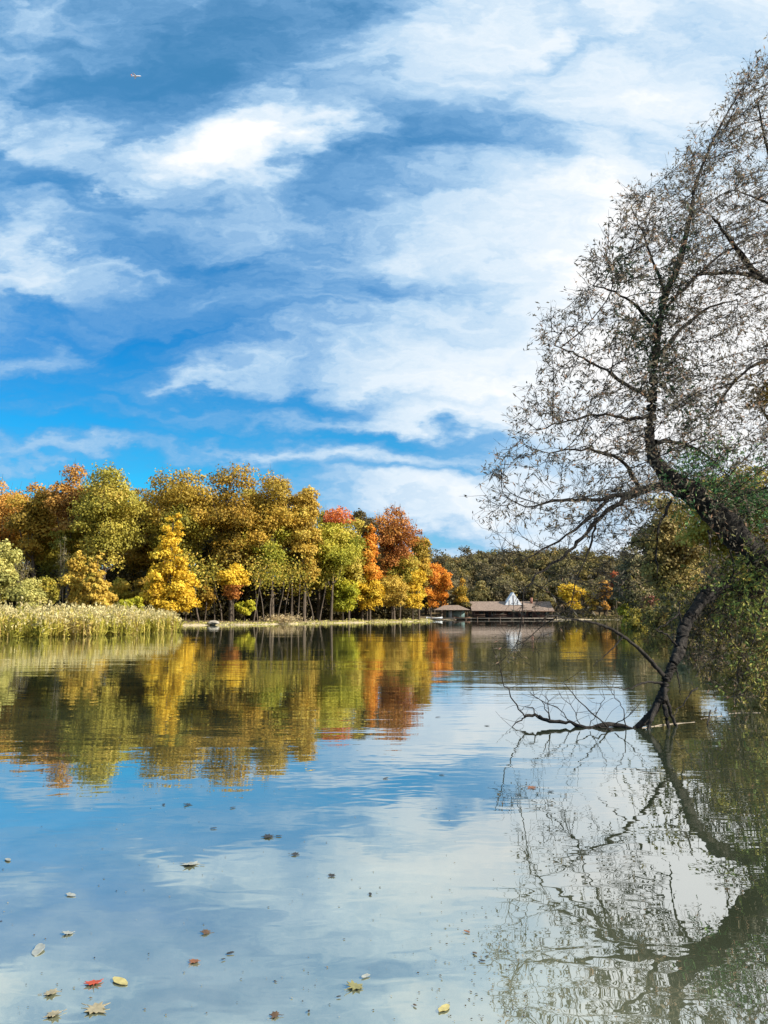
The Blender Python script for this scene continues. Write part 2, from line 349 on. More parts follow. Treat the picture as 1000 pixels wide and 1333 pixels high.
def trunk_paths(H, base, rx, L, r0, lean=0.0, nl=7, multi=1):
    out = []
    for k_ in range(multi):
        a = rng.uniform(0, 6.283); off = 0 if multi == 1 else r0 * 3
        top = np.array([lean * H + (math.cos(a) * rx * .3 if multi > 1 else 0), math.sin(a) * rx * .3 if multi > 1 else 0, H * .82])
        b0 = np.array([math.cos(a) * off, math.sin(a) * off, -.4])
        pts = smooth_path([b0, b0 * .7 + top * .3 + rng.normal(0, rx * .03, 3), b0 * .4 + top * .6 + rng.normal(0, rx * .05, 3), top], 4)
        out.append((pts, np.linspace(r0, r0 * .18, len(pts))))
        for j in rng.choice(len(L), min(nl, len(L)), replace=False):
            e = L[j, :3]; i = int(len(pts) * rng.uniform(.3, .75)); s = pts[i]
            if e[2] < s[2]: continue
            q = smooth_path([s, s * .5 + e * .5 - [0, 0, .06 * H * rng.uniform(.2, 1)], e], 4)
            out.append((q, np.linspace(r0 * .38, r0 * .08, len(q))))
    return out
def tree(name, x, y, H, base, rx, kind, pal, label, cat='tree', ry=None, n=9000, lobes=40, leaf=.37, r0=None, bk=None, group=None, z=None,
         patches=(), jit=.55, multi=1, lean=0.0, twigs=0, mesh_parts=None):
    """patches: (palette, lambda local points -> mask, part label) split off as crown parts of another colour"""
    z0 = gz(x, y) if z is None else z
    root = empty(name, (x, y, z0)); tag(root, label, cat, group)
    r0 = r0 or max(.09, H * .014)
    n = int(n * 1.6); C, d, tone, L = crown_pts(kind, H, base, rx * (1.14 if kind == 'round' else 1.04), (ry or rx) * 1.1, n, lobes)
    V, Fc = tubes(trunk_paths(H, base, rx, L, r0, lean, multi=multi), 6)
    link('trunk', np_mesh('trunk', V, Fc), bk or BARK, root, smooth=True)
    if twigs:
        tp = []
        for _ in range(twigs):
            s = L[rng.integers(len(L))]; dd = unit(np.array([s[0], s[1], (s[2] - base) * .8 + .1]) + rng.normal(0, rx * .25, 3)); e = s[:3] + dd * s[3] * rng.uniform(1.1, 1.9)
            tp.append((smooth_path([s[:3], (s[:3] + e) / 2 + rng.normal(0, .1, 3), e], 2), np.linspace(r0 * .12, r0 * .03, 5)))
        V, Fc = tubes(tp, 3); tag(link('twigs', np_mesh('twigs', V, Fc), bk or BARK, root), kind='stuff')
    left = np.ones(n, bool)
    for pl, f, lb in list(patches) + [(pal, None, None)]:
        s = left if f is None else (left & f(C))
        left = left & ~s
        if not s.any(): continue
        k_ = int(s.sum()); N = d[s] + rng.normal(0, jit, (k_, 3)); sz = leaf * rng.uniform(.6, 1.35, k_)
        V, Fc = leaf_quads(C[s], N, sz, sz * rng.uniform(.55, .9, k_))
        cr = link('crown', np_mesh('crown', V, Fc, tone[s]), foliage('leaves_' + pl, PAL[pl]), root)
        if lb: cr['label'] = lb
    return root
def tp(px, ytop, ybase_unused, hw, Y, **kw):
    """size of a tree from its place: x, y, height, half width in metres"""
    p = P(px, ytop, Y); return p[0], Y, (p[2] - gz(p[0], Y)) * (1.055 if Y > 100 else 1.0), hw / F * Y

T = []   # name, px, ytop, halfwidth px, Y, crown base m, kind, palette, label, extras
G_L = 'trees of the autumn wood on the left bank'
def T_(name, px, yt, hw, Y, base, kind, pal, label, **kw): T.append((name, px, yt, hw, Y, base, kind, pal, label, kw))
# big trees of the left wood
T_('oak_tree', 4, 611, 42, 139, 5, 'round', 'tanorange', 'broad orange crown at the left edge of the wood', n=8000)
T_('oak_tree', 52, 607, 34, 133, 2.5, 'round', 'oliveb', 'olive brown tree with an orange top beside the leftmost orange crown',
   patches=[('tanorange', lambda C: C[:, 2] > 21 + 1.2 * np.sin(C[:, 0] * 2), 'orange leaves at the top')], n=10000)
T_('oak_tree', 96, 604, 32, 130, 2.5, 'round', 'bronzerust', 'rusty brown tree with faded coral top left of the tall green tree', n=10000,
   patches=[('olive', lambda C: (C[:, 2] < 14) , 'olive lower leaves')])
T_('oak_tree', 143, 603, 48, 127, 3.5, 'round', 'olivegold', 'tall yellow-green tree behind the golden bushy tree', n=14000, lobes=52)
T_('oak_tree', 232, 600, 52, 133, 2.5, 'round', 'bronze', 'tall bronze tree directly behind the golden cone-shaped tree', n=15000, lobes=56,
   patches=[('olive', lambda C: C[:, 2] < 17 + 2 * np.sin(C[:, 0] * .9), 'olive lower leaves')])
T_('oak_tree', 305, 606, 42, 134, 2.5, 'round', 'oliveb', 'tall tan and olive tree above the small orange-topped tree', n=14000, lobes=52)
T_('oak_tree', 358, 615, 40, 136, 2.5, 'round', 'bronze', 'bronze tree with drooping yellow-green lower limbs over the dark trunks', n=14000, lobes=52,
   patches=[('green', lambda C: C[:, 2] < 14 + 2 * np.sin(C[:, 0] * .8), 'yellow-green lower leaves')])
T_('oak_tree', 398, 628, 26, 138, 3, 'round', 'goldtan', 'narrow tan tree between the drooping bronze tree and the bright green one', n=8000)
T_('maple_tree', 432, 655, 37, 143, 1.0, 'round', 'green', 'bright green tree with a red-orange tuft on top at the water edge', n=13000, lobes=48,
   patches=[('red', lambda C: (C[:, 2] > 17.5) & (C[:, 0] > -1.5 ) , 'red-orange leaves at the top')])
T_('oak_tree', 472, 662, 22, 156, 5, 'round', 'dim', 'dull dark green tree top between the green tree and the rust-red one', n=6000)
T_('maple_tree', 482, 690, 15, 148, 5.5, 'column', 'orange', 'narrow flame-orange tree above the yellow bushes', n=6000, lobes=34)
T_('oak_tree', 513, 658, 32, 160, 5.5, 'round', 'rust', 'rust-red tree with sparse bare twigs along its right side', n=8500, twigs=140)
T_('oak_tree', 520, 703, 24, 157, 2.5, 'round', 'olive', 'olive green tree just below the rust-red crown', n=7000)
T_('birch_tree', 447, 752, 22, 143, 0.2, 'round', 'lime', 'low yellow-green tree hanging over the water under the red-topped green tree', n=5000, lobes=30, leaf=.35)
T_('birch_tree', 478, 745, 21, 147, 0.2, 'round', 'gold', 'low golden tree at the foot of the flame-orange tree', n=5500, lobes=30, leaf=.35)
T_('birch_tree', 510, 748, 22, 152, 0.2, 'round', 'goldtan', 'low tan-gold tree on the shore below the olive green tree', n=5500, lobes=30, leaf=.35)
T_('birch_tree', 537, 738, 18, 158, 0.2, 'round', 'gold', 'golden tree at the tip of the left bank', n=6500, lobes=34, leaf=.35)
T_('maple_tree', 560, 722, 19, 176, 0.8, 'round', 'orange', 'round orange-red maple right of the golden tree at the bank tip', n=8500, lobes=36, leaf=.38,
   patches=[('gold', lambda C: C[:, 0] < -1.2 - .25 * (C[:, 2] - 6), 'yellow leaves on the left side')])
T_('maple_tree', 577, 735, 13, 186, 0.8, 'round', 'orange', 'smaller orange maple beside the round orange-red one', n=5000, lobes=26, leaf=.38)
T_('beech_tree', 601, 757, 10, 208, 1.0, 'column', 'bronze', 'slim bronze tree left of the boathouse', n=3500, lobes=24, leaf=.38)
T_('dark_shrub', 605, 778, 10, 204, 0.1, 'round', 'drab', 'dull green shrub between the pavilion and the boathouse', n=2500, lobes=18, leaf=.36)
for px, yt, hw, Y, pl, lb in [(20,640,36,146,'oliveb','olive brown tree filling in below the broad orange crown'),(118,618,32,142,'olive','olive tree top showing between the rusty tree and the tall yellow-green one'),
  (188,624,30,140,'oliveb','brown-olive tree filling the dip left of the golden cone-shaped tree'),(270,618,34,146,'bronze','bronze tree top between the two tall crowns right of the golden cone'),
  (332,622,30,145,'olivegold','olive-gold tree behind the tall tan and olive one'),(382,640,30,147,'bronze','bronze tree behind the narrow tan tree'),(415,655,24,150,'olive','olive tree top just left of the red-orange tuft'),
  (455,668,24,152,'olivegold','olive-gold tree right behind the bright green one'),(545,690,16,170,'bronze','bronze tree behind the golden tree at the bank tip'),(72,640,34,138,'olive','dull olive tree below the rusty and orange tops at the left')]:
    T_('oak_tree', px, yt, hw, Y, 1.2, 'round', pl, lb, n=9500, lobes=44)
for px, yt, hw, Y, pl, lb in [(62,748,18,118,'olive','olive shrub behind the reeds left of the pale-stemmed bare tree'),(152,752,18,118,'olive','olive shrub behind the reeds between the bushy golden tree and the cone-shaped one'),
  (190,748,16,122,'oliveb','brown shrub at the left foot of the golden cone-shaped tree'),(0,742,24,113,'olive','olive shrub at the left edge under the wood'),(268,758,14,128,'oliveb','brown shrub right of the golden cone-shaped tree')]:
    T_('shrub', px, yt, hw, Y, .3, 'round', pl, lb, n=4000, lobes=26, leaf=.34)
# smaller trees in front of the wood
T_('cypress_tree', 226, 660, 43, 116, 1.6, 'cone', 'gold', 'golden cone-shaped tree standing in front of the wood', n=14000, lobes=90, leaf=.33, jit=.45)
T_('linden_tree', 128, 712, 30, 112, 1.0, 'cone', 'goldtan', 'bushy golden tree behind the reeds', n=8500, lobes=50, leaf=.33, jit=.45)
T_('linden_tree', 102, 724, 18, 113.5, 1.2, 'column', 'goldtan', 'shorter tan tree leaning on the left of the bushy golden tree', n=4500, lobes=30, leaf=.33)
T_('willow_bush', 172, 776, 20, 108, 0.3, 'round', 'lime', 'low lime-yellow willow bush behind the reeds', n=4000, lobes=22, leaf=.28)
T_('cherry_tree', 306, 736, 21, 119, 2.6, 'round', 'gold', 'small tree with an orange-yellow cap and reddish lower branches', n=5000, lobes=28, leaf=.33,
   patches=[('rust', lambda C: C[:, 2] < 5.6, 'thin reddish lower leaves')], r0=.11)
T_('willow_bush', 319, 780, 12, 116.5, 0.0, 'round', 'lime', 'small yellow-green bush at the foot of the orange-capped tree', n=2600, lobes=16, leaf=.3)
T_('shrub', 4, 700, 26, 108, 0.5, 'round', 'bush', 'pale green tall shrub at the left edge behind the reeds', n=6000, lobes=34, leaf=.33)
T_('shrub', 38, 752, 24, 105, 0.2, 'round', 'bush', 'greyish green shrub with bare twigs behind the reeds', n=2600, lobes=24, leaf=.3, twigs=70)
T_('bare_tree', 84, 700, 12, 114, 4, 'column', 'drab', 'thin bare pale-stemmed tree left of the bushy golden tree', n=260, lobes=14, leaf=.28, bk=PALEB, multi=3, r0=.05, twigs=60)
T_('bare_tree', 28, 722, 22, 112, 2, 'round', 'drab', 'leafless twiggy grey tree above the greyish green shrub', n=500, lobes=20, leaf=.3, bk=PALEB, multi=2, r0=.07, twigs=160)
# far shore right of the boathouse
T_('maple_tree', 744, 757, 15, 214, 0.5, 'round', 'gold', 'round bright yellow tree right of the boathouse', n=5000, lobes=26, leaf=.4)
T_('maple_tree', 769, 764, 10, 216, 0.5, 'round', 'goldtan', 'small mustard tree between the bright yellow and the orange tree', n=2500, lobes=20, leaf=.4)
T_('maple_tree', 787, 752, 10, 212, 0.3, 'round', 'tanorange', 'orange-yellow tree on the far shore beside a coral one', n=4000, lobes=26, leaf=.4)
T_('maple_tree', 801, 742, 9, 220, 5, 'round', 'red', 'coral red crown on the far shore', n=2500, lobes=20, leaf=.4)
T_('shrub', 700, 772, 14, 226, 0.5, 'round', 'drab', 'dull olive shrub behind the right end of the boathouse', n=2500, lobes=18, leaf=.4)
T_('shrub', 618, 768, 14, 232, 0.5, 'round', 'drab', 'dull tree behind the left end of the boathouse roof', n=2500, lobes=18, leaf=.4)
for (nm, px, yt, hw, Y, base, kd, pl, lb, kw) in T:
    while Y > 100 and gz(P(px, 800, Y)[0], Y) < .25: Y += .7      # stand on the bank, not in the lake
    x, y, H, rx = tp(px, yt, 0, hw, Y)
    if nm == 'oak_tree': kw.setdefault('twigs', 70)
    tree(nm, x, y, H, base, rx, kd, pl, lb, **kw)

# slim trunks in the dark gap under the wood
GT = [(243,118.5),(252,124),(261,121),(268,127),(281,123),(290,129),(331,124),(337,131),(345,126),(353,129),(362,127),(371,133),(379,130),(388,134),(397,132),(409,137),(416,136)]
words = ['first','second','third','fourth','fifth','sixth','seventh','eighth','ninth','tenth','eleventh','twelfth','thirteenth','fourteenth','fifteenth','sixteenth','seventeenth']
for i, (px, Y) in enumerate(GT):
    while gz(P(px, 800, Y)[0], Y) < .25: Y += .7
    p = P(px, 756 + rng.uniform(-12, 8), Y); g0 = gz(p[0], Y); H = p[2] - g0
    root = empty('young_tree', (p[0], Y, g0)); tag(root, 'slim grey trunk in the dark gap under the wood, %s from the left' % words[i], 'tree', 'slim trunks in the dark gap under the wood')
    tpz = np.array([rng.normal(0, .5), rng.normal(0, .3), H]); r = rng.uniform(.08, .17)
    pts = smooth_path([(0, 0, -.3), tpz * .35 + rng.normal(0, .12, 3), tpz * .7 + rng.normal(0, .15, 3), tpz], 3)
    V, Fc = tubes([(pts, np.linspace(r, r * .4, len(pts)))], 6); link('trunk', np_mesh('trunk', V, Fc), BARK, root, smooth=True)
    n = 200; C = rng.normal(0, 1, (n, 3)) * [1.3, 1.2, 1.3] + tpz + [0, 0, .6]; q = rng.uniform(.25, .5, n)
    V, Fc = leaf_quads(C, rng.normal(size=(n, 3)), q, q * .7); link('crown', np_mesh('crown', V, Fc, rng.uniform(0, 1, n)), foliage('leaves_olive', PAL['olive']), root)

def wood(name, label, spots, pal, leaf, n_per, cat='wood'):
    """a wood that reads as one mass: many crowns and trunks in one stuff object"""
    Vs, Fs, Ts, base, paths = [], [], [], 0, []
    for (x, y, H, b0, rx) in spots:
        z0 = gz(x, y); C, d, tone, L = crown_pts('round', H, b0, rx, rx, n_per, 22)
        tt = rng.uniform(0, .75); tone = .7 * tt + .38 * tone
        N = d + rng.normal(0, .55, (n_per, 3)); sz = leaf * rng.uniform(.6, 1.4, n_per); V, Fc = leaf_quads(C + [x, y, z0], N, sz, sz * .75)
        Vs.append(V); Fs.append(Fc + base); Ts.append(tone); base += len(V)
        paths.append((np.array([(x, y, z0 - .5), (x + .2, y, z0 + H * .4), (x, y, z0 + H * .75)]), np.array([.26, .2, .08])))
    root = tag(link(name, np_mesh(name, np.concatenate(Vs), np.concatenate(Fs), np.concatenate(Ts)), foliage('leaves_' + pal, PAL[pal])), label, cat, kind='stuff')
    V, Fc = tubes(paths, 5); link('trunks', np_mesh('trunks', V, Fc), BARK, root)
    return root
sp = []
for i in range(400):
    x = rng.uniform(-6, 150); y = 236 + 110 * rng.uniform(0, 1) ** 1.2 - max(0, x - 60) * .5
    if lake_sd(np.array([x]), np.array([y]))[0] < 7: continue
    H = rng.uniform(10, 15.5) * (0.8 if y < 250 else 1); sp.append((x, y, H, .4, rng.uniform(3.6, 6.0)))
PAL['hillside'] = [(0.05,0.045,0.026),(0.11,0.09,0.045),(0.17,0.135,0.065),(0.20,0.175,0.065),(0.26,0.19,0.05),(0.30,0.13,0.05)]
wood('far_wood', 'dim olive brown wood covering the hill behind the boathouse', sp, 'hillside', .66, 1300)
sp = []
for i in range(70):
    s = rng.uniform(0, 1); x = -105 + 112 * s; yb = 128 + max(0, x + 28) * 1.25; y = yb + rng.uniform(14, 50)
    sp.append((x, y, rng.uniform(15, 21), 1.0, rng.uniform(4.5, 6.5)))
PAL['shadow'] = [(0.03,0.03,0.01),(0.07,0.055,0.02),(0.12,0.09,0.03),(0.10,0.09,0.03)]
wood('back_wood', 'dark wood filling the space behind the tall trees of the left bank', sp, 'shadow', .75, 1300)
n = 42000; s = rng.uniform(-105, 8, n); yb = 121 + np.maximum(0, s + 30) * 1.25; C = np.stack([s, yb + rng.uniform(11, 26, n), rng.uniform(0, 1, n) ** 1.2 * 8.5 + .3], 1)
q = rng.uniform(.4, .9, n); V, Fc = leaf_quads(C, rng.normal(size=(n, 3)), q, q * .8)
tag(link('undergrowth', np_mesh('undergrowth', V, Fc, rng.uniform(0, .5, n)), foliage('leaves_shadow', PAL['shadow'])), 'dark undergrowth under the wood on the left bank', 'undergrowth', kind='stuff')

# shoreline bushes: low growth along the far shores
def fringe(name, label, pts, hgt, pal, n, leaf, wid=2.5, cat='bushes'):
    pts = np.array(pts, float); seg = np.hypot(*np.diff(pts, axis=0).T); cum = np.r_[0, np.cumsum(seg)]
    t_ = rng.uniform(0, cum[-1], n); bunch = np.sin(t_ * 1.7) * .25 + np.sin(t_ * .61 + 1) * .35 + .6
    x = np.interp(t_, cum, pts[:, 0]) + rng.normal(0, wid * .4, n); y = np.interp(t_, cum, pts[:, 1]) + rng.normal(0, wid * .4, n)
    z = np.maximum(ground(x, y), 0) + rng.uniform(0, 1, n) ** 1.2 * hgt * np.clip(bunch, .15, 1.2)
    q = leaf * rng.uniform(.5, 1.4, n); V, Fc = leaf_quads(np.stack([x, y, z], 1), rng.normal(size=(n, 3)) + [0.3, -.4, .5], q, q * .7)
    return tag(link(name, np_mesh(name, V, Fc, rng.uniform(0, 1, n)), foliage('leaves_' + pal, PAL[pal])), label, cat, kind='stuff')
fringe('shore_bushes', 'low dull bushes along the far shore right of the boathouse', [(44,222.5),(56,220.5),(66,217),(64,205),(56,170),(50,140)], 2.6, 'drab', 9000, .4)
fringe('shore_weeds', 'thin dry weeds along the sandy edge of the left bank', [(-30,113.8),(-24,119),(-19,125),(-13,136),(-6,147),(3,161),(10.5,178)], .55, 'bush', 2600, .22, .9)

# ------------------------------------------------------------------ reeds
front = np.array([(-60,46),(-35,50.5),(-26.2,55),(-22.5,60),(-20.4,67),(-20.2,75),(-21.7,83),(-26,90),(-40,98)], float)
seg = np.hypot(*np.diff(front, axis=0).T); cum = np.r_[0, np.cumsum(seg)]
n = 8500; t_ = rng.uniform(0, cum[-1], n); fx, fy = np.interp(t_, cum, front[:, 0]), np.interp(t_, cum, front[:, 1])
tan = unit(np.stack([np.gradient(np.interp(np.linspace(0, cum[-1], 400), cum, front[:, 0])), np.gradient(np.interp(np.linspace(0, cum[-1], 400), cum, front[:, 1]))], 1))
ti = np.clip((t_ / cum[-1] * 399).astype(int), 0, 399); inw = np.stack([-tan[ti, 1], tan[ti, 0]], 1)
dep = rng.uniform(0, 1, n) ** 1.5 * 9 - .25 + .6 * np.sin(t_ * 1.3) + .3 * np.sin(t_ * 3.1)
rx_, ry_ = fx + inw[:, 0] * dep, fy + inw[:, 1] * dep
tip = np.clip((cum[-1] - 8 - t_) / 25, .0, 1)
hh = (1.36 + .48 * tip + .22 * np.sin(t_ * .9) + .12 * np.sin(t_ * 2.7) + rng.normal(0, .24, n)) * np.clip(.86 + dep * .06, .7, 1.08) * np.where(rng.random(n) < .5, rng.uniform(.4, 1, n), 1)
b0 = np.stack([rx_, ry_, np.full(n, -.15)], 1); lean = rng.normal(0, .11, (n, 3)) * [1, 1, 0]; tops = b0 + (lean + [0, 0, 1]) * hh[:, None] + rng.normal(0, .10, (n, 3)) * [1, 1, 0]
root = empty('reeds', (-24, 60, 0)); tag(root, 'dense pale plumed reeds standing in the shallow water on the left', 'reeds', kind='stuff')
Vs, Fs, Ts, base = [], [], [], 0
mid = (b0 + tops) / 2; V, Fc = leaf_quads(mid, rng.normal(size=(n, 3)) * [1, 1, .05], hh, .03, T=tops - b0); pt_ = .25 * (np.sin(t_ * .8) + np.sin(t_ * 2.3 + 1) * .6) + .15; Vs.append(V); Fs.append(Fc); Ts.append(rng.uniform(0, .8, n) + pt_); base += len(V)
for k_ in range(5):
    f = rng.uniform(.15, .82, (n, 1)); c = b0 + (tops - b0) * f; dd = unit(rng.normal(size=(n, 3)) * [1, 1, .3] + [0, 0, .9]); ln = rng.uniform(.35, .75, n)
    V, Fc = leaf_quads(c + dd * ln[:, None] * .5, rng.normal(size=(n, 3)), ln, .05, T=dd); Vs.append(V); Fs.append(Fc + base); Ts.append(rng.uniform(0, 1, n) * .7 + f[:, 0] * .2 + pt_); base += len(V)
me = np_mesh('blades', np.concatenate(Vs) - [-24, 60, 0], np.concatenate(Fs), np.concatenate(Ts))
link('blades', me, foliage('reed_blades', [(0.16,0.16,0.02),(0.40,0.37,0.05),(0.66,0.56,0.11),(0.48,0.34,0.12)]), root)
Vs, Fs, base = [], [], 0
for k_ in range(5):
    c = tops + rng.normal(0, 1, (n, 3)) * [.06, .06, .10] ; dd = unit(rng.normal(size=(n, 3)) * .5 + [.35, 0, 1])
    V, Fc = leaf_quads(c, rng.normal(size=(n, 3)), rng.uniform(.16, .34, n), rng.uniform(.07, .13, n), T=dd); Vs.append(V); Fs.append(Fc + base); base += len(V)
me = np_mesh('plumes', np.concatenate(Vs) - [-24, 60, 0], np.concatenate(Fs), rng.uniform(0, 1, n * 5)); link('plumes', me, foliage('reed_plumes', [(0.36,0.28,0.12),(0.64,0.54,0.25),(0.78,0.68,0.36)]), root)

# ------------------------------------------------------------------ boathouse, pavilion, boats on the far shore
def prism(prof, x0, x1):
    """profile in (y,z) extruded along x"""
    n = len(prof); V = [(x0, a, b) for a, b in prof] + [(x1, a, b) for a, b in prof]
    return V, [tuple(range(n))[::-1], tuple(range(n, 2 * n))] + [(i, (i + 1) % n, n + (i + 1) % n, n + i) for i in range(n)]
def pymesh(name, V, Fc, m, parent, loc=None):
    me = bpy.data.meshes.new(name); me.from_pydata([tuple(map(float, v_)) for v_ in V], [], Fc); me.update(); return link(name, me, m, parent, loc)
def bx(name, bs, m, parent):
    V, Fc = boxes(bs); return link(name, np_mesh(name, V, Fc), m, parent)
WALLR = plain('red_brown_boards', (0.075, 0.035, 0.03), (0.15, 0.075, 0.065), 2.5); ROOF = plain('weathered_roof', (0.11, 0.075, 0.055), (0.30, 0.22, 0.17), 2.6)
DARK = plain('dark_opening', (0.012, 0.012, 0.015), (0.03, 0.03, 0.035)); WHT = plain('white_paint', (0.72, 0.76, 0.80), (0.86, 0.88, 0.90), 2.0, .6)
DECK = plain('grey_planks', (0.10, 0.085, 0.07), (0.2, 0.17, 0.14)); WOODP = plain('brown_posts', (0.10, 0.06, 0.04), (0.16, 0.1, 0.07))
GLASS, t, b, o = mat('window_glass'); b.inputs['Base Color'].default_value = (0.05, 0.07, 0.08, 1); b.inputs['Roughness'].default_value = 0.08
YB = 219.5; A = P(617, 806, YB); Bq = P(720, 806, YB); LB = Bq[0] - A[0]
house = empty('boathouse', (A[0], YB, 0)); tag(house, 'long low red-brown boathouse with a weathered roof and white gable on the far shore', 'boathouse')
bx('wall', [(0.4, LB - .2, 2.0, 8.0, .55, 2.75)], WALLR, house)
bx('deck', [(-.8, LB + .6, -.8, 8.4, .25, .50)], DECK, house)
for xx in np.linspace(.2, LB - .2, 9): bx('post', [(xx - .09, xx + .09, .1, .28, .50, 2.44)], WOODP, house)
for xx in (1.6, 5.0, 9.4, 13.2, 17.3, 19.6):
    w_ = bx('window', [(xx, xx + 1.3, 1.93, 1.99, 1.25, 2.2)], WHT if xx in (5.0, 13.2) else WOODP, house); bx('pane', [(xx + .1, xx + 1.2, 1.90, 1.925, 1.33, 2.12)], GLASS, w_)
for xx in (3.2, 11.4, 15.2): bx('door', [(xx, xx + 1.05, 1.93, 1.99, .56, 2.45)], DARK, house)
V, Fc = prism([(-.5, 2.42), (4.9, 5.0), (10.2, 2.6), (10.2, 2.45), (4.9, 4.8), (-.5, 2.25)], -.6, LB + .3); rf = pymesh('roof', V, Fc, ROOF, house)
bx('fascia', [(-.62, LB + .32, -.58, -.51, 2.18, 2.44)], WOODP, house)
bx('railing', [(-.7, 3.0, -.7, -.64, 1.35, 1.43), (4.2, 8.8, -.7, -.64, 1.35, 1.43), (-.7, 3.0, -.7, -.64, .9, .96), (4.2, 8.8, -.7, -.64, .9, .96)], WOODP, house)
bx('chimney', [(16.2, 16.8, 3.6, 4.2, 4.2, 6.0)], plain('brick_red', (0.25, 0.1, 0.07), (0.35, 0.16, 0.11)), rf)
ga = P(668, 770, YB + 3)[0] - A[0]
V = [(ga - 2.3, 2.6, 4.0), (ga + 2.3, 2.6, 4.0), (ga, 2.6, 7.5), (ga - 2.3, 7.0, 4.0), (ga + 2.3, 7.0, 4.0), (ga, 7.0, 7.5)]
gb = pymesh('gable', V, [(0, 1, 2), (5, 4, 3), (0, 2, 5, 3), (2, 1, 4, 5), (0, 3, 4, 1)], WHT, house); gb['label'] = 'white pointed gable above the roof'
bx('trim', [(ga - .06, ga + .06, 2.52, 2.58, 4.1, 6.6), (ga - 1.2, ga - 1.12, 2.52, 2.58, 4.1, 5.4), (ga + 1.12, ga + 1.2, 2.52, 2.58, 4.1, 5.4)], WOODP, gb)
pavx = P(568, 806, 215)[0]; PVL = 8.6
pav = empty('pavilion', (pavx, 215, 0)); tag(pav, 'small open pavilion with a pale hipped roof left of the boathouse', 'pavilion')
bx('deck', [(-.8, PVL + .8, -.6, 5.4, .2, .5)], DECK, pav)
for xx in (.2, 2.3, 4.4, 6.5, PVL - .3):
    for yy in (.1, 4.8): bx('post', [(xx, xx + .16, yy, yy + .16, .5, 2.6)], WOODP, pav)
bx('wall', [(3.0, PVL - .6, 4.2, 4.4, .52, 2.5)], plain('teal_boards', (0.10, 0.17, 0.17), (0.2, 0.28, 0.27)), pav)
V = [(-.5, -.5, 2.6), (PVL + .5, -.5, 2.6), (PVL + .5, 5.5, 2.6), (-.5, 5.5, 2.6), (2.4, 2.5, 3.9), (PVL - 2.4, 2.5, 3.9)]
pymesh('roof', V, [(0, 1, 5, 4), (1, 2, 5), (2, 3, 4, 5), (3, 0, 4), (3, 2, 1, 0)], ROOF, pav)
bx('door', [(3.6, 4.5, 4.12, 4.19, .54, 2.35)], WHT, pav)
def rowboat(loc, rz, L, m, label):
    st_ = np.linspace(0, 1, 9); V, Fc = [], []
    for s in st_:
        w = .62 * math.sin(math.pi * min(1, .18 + s * .82)) ** .6 * (1 if s < .95 else .15); sh = .1 + .22 * (2 * s - 1) ** 2
        for (a, z) in ((-1, .38 + sh), (-.75, .05), (0, -.08), (.75, .05), (1, .38 + sh)): V.append(((s - .5) * L, a * w, z))
    for i in range(8):
        for j in range(4): q = i * 5 + j; Fc.append((q, q + 1, q + 6, q + 5))
    root = empty('rowing_boat', loc); root.rotation_euler = (0, 0, rz); tag(root, label, 'boat')
    h = pymesh('hull', V, Fc, m, root); sd_ = h.modifiers.new('thick', 'SOLIDIFY'); sd_.thickness = .05
    for xx in (-.9, .2, 1.1): bx('seat', [(xx, xx + .25, -.5, .5, .3, .34)], WOODP, root)
rowboat((P(566, 806, 213)[0], 213.3, .12), .1, 4.2, WHT, 'white rowing boat moored left of the pavilion')
rowboat((P(603, 806, 213)[0], 214.0, .12), -.15, 4.0, plain('brown_hull', (0.14, 0.07, 0.04), (0.2, 0.1, 0.06)), 'brown rowing boat moored between pavilion and boathouse')
jt = empty('jetty', (P(545, 806, 211)[0], 212.5, 0)); tag(jt, 'low dark wooden jetty running along the far shore in front of the boathouse', 'jetty')
JL = P(735, 806, 211)[0] - P(545, 806, 211)[0]
bx('walkway', [(0, JL, 0, 1.6, .28, .42)], DECK, jt)
for i, xx in enumerate(np.arange(.5, JL, 3.0)): bx('pile', [(xx, xx + .16, -.05, .11, -.8, .8 if i % 2 else .36)], WOODP, jt)

def rock(name, loc, s, m, label, cat):
    import bmesh
    bm = bmesh.new(); bmesh.ops.create_icosphere(bm, subdivisions=3, radius=1)
    for v_ in bm.verts:
        c = v_.co; f = 1 + .28 * math.sin(c.x * 3 + s[0] * 9) * math.cos(c.y * 4) + .1 * math.sin(c.z * 6 + c.x * 5); v_.co = Vector((c.x * s[0] * f, c.y * s[1] * f, c.z * s[2] * f))
    me = bpy.data.meshes.new(name); bm.to_mesh(me); bm.free(); return tag(link(name, me, m, None, loc, True), label, cat)
p = P(278, 808, 117); rock('boulder', (p[0], 117, .35), (.9, .6, .30), plain('pale_stone', (0.22, 0.19, 0.15), (0.40, 0.36, 0.30)), 'flat greyish boulder on the sandy edge below the golden cone tree', 'boulder')
p = P(368, 808, 128.5); n = 900; c = rng.normal(0, 1, (n, 3)) * [1.7, .8, .35] + [p[0], 129.2, .75]; c[:, 2] = np.maximum(c[:, 2], .3); q = rng.uniform(.3, .7, n)
V, Fc = leaf_quads(c - [p[0], 129.2, 0], rng.normal(size=(n, 3)), q, .09, T=rng.normal(size=(n, 3)) * [1, 1, .5])
tag(link('dry_grass_mound', np_mesh('dry_grass_mound', V, Fc, rng.uniform(0, 1, n)), foliage('straw', [(0.35,0.25,0.12),(0.6,0.46,0.25),(0.72,0.6,0.36)]), None, (p[0], 129.2, 0)), 'straw-coloured mound of dry grass on the sandy edge under the dark trunks', 'grass mound')

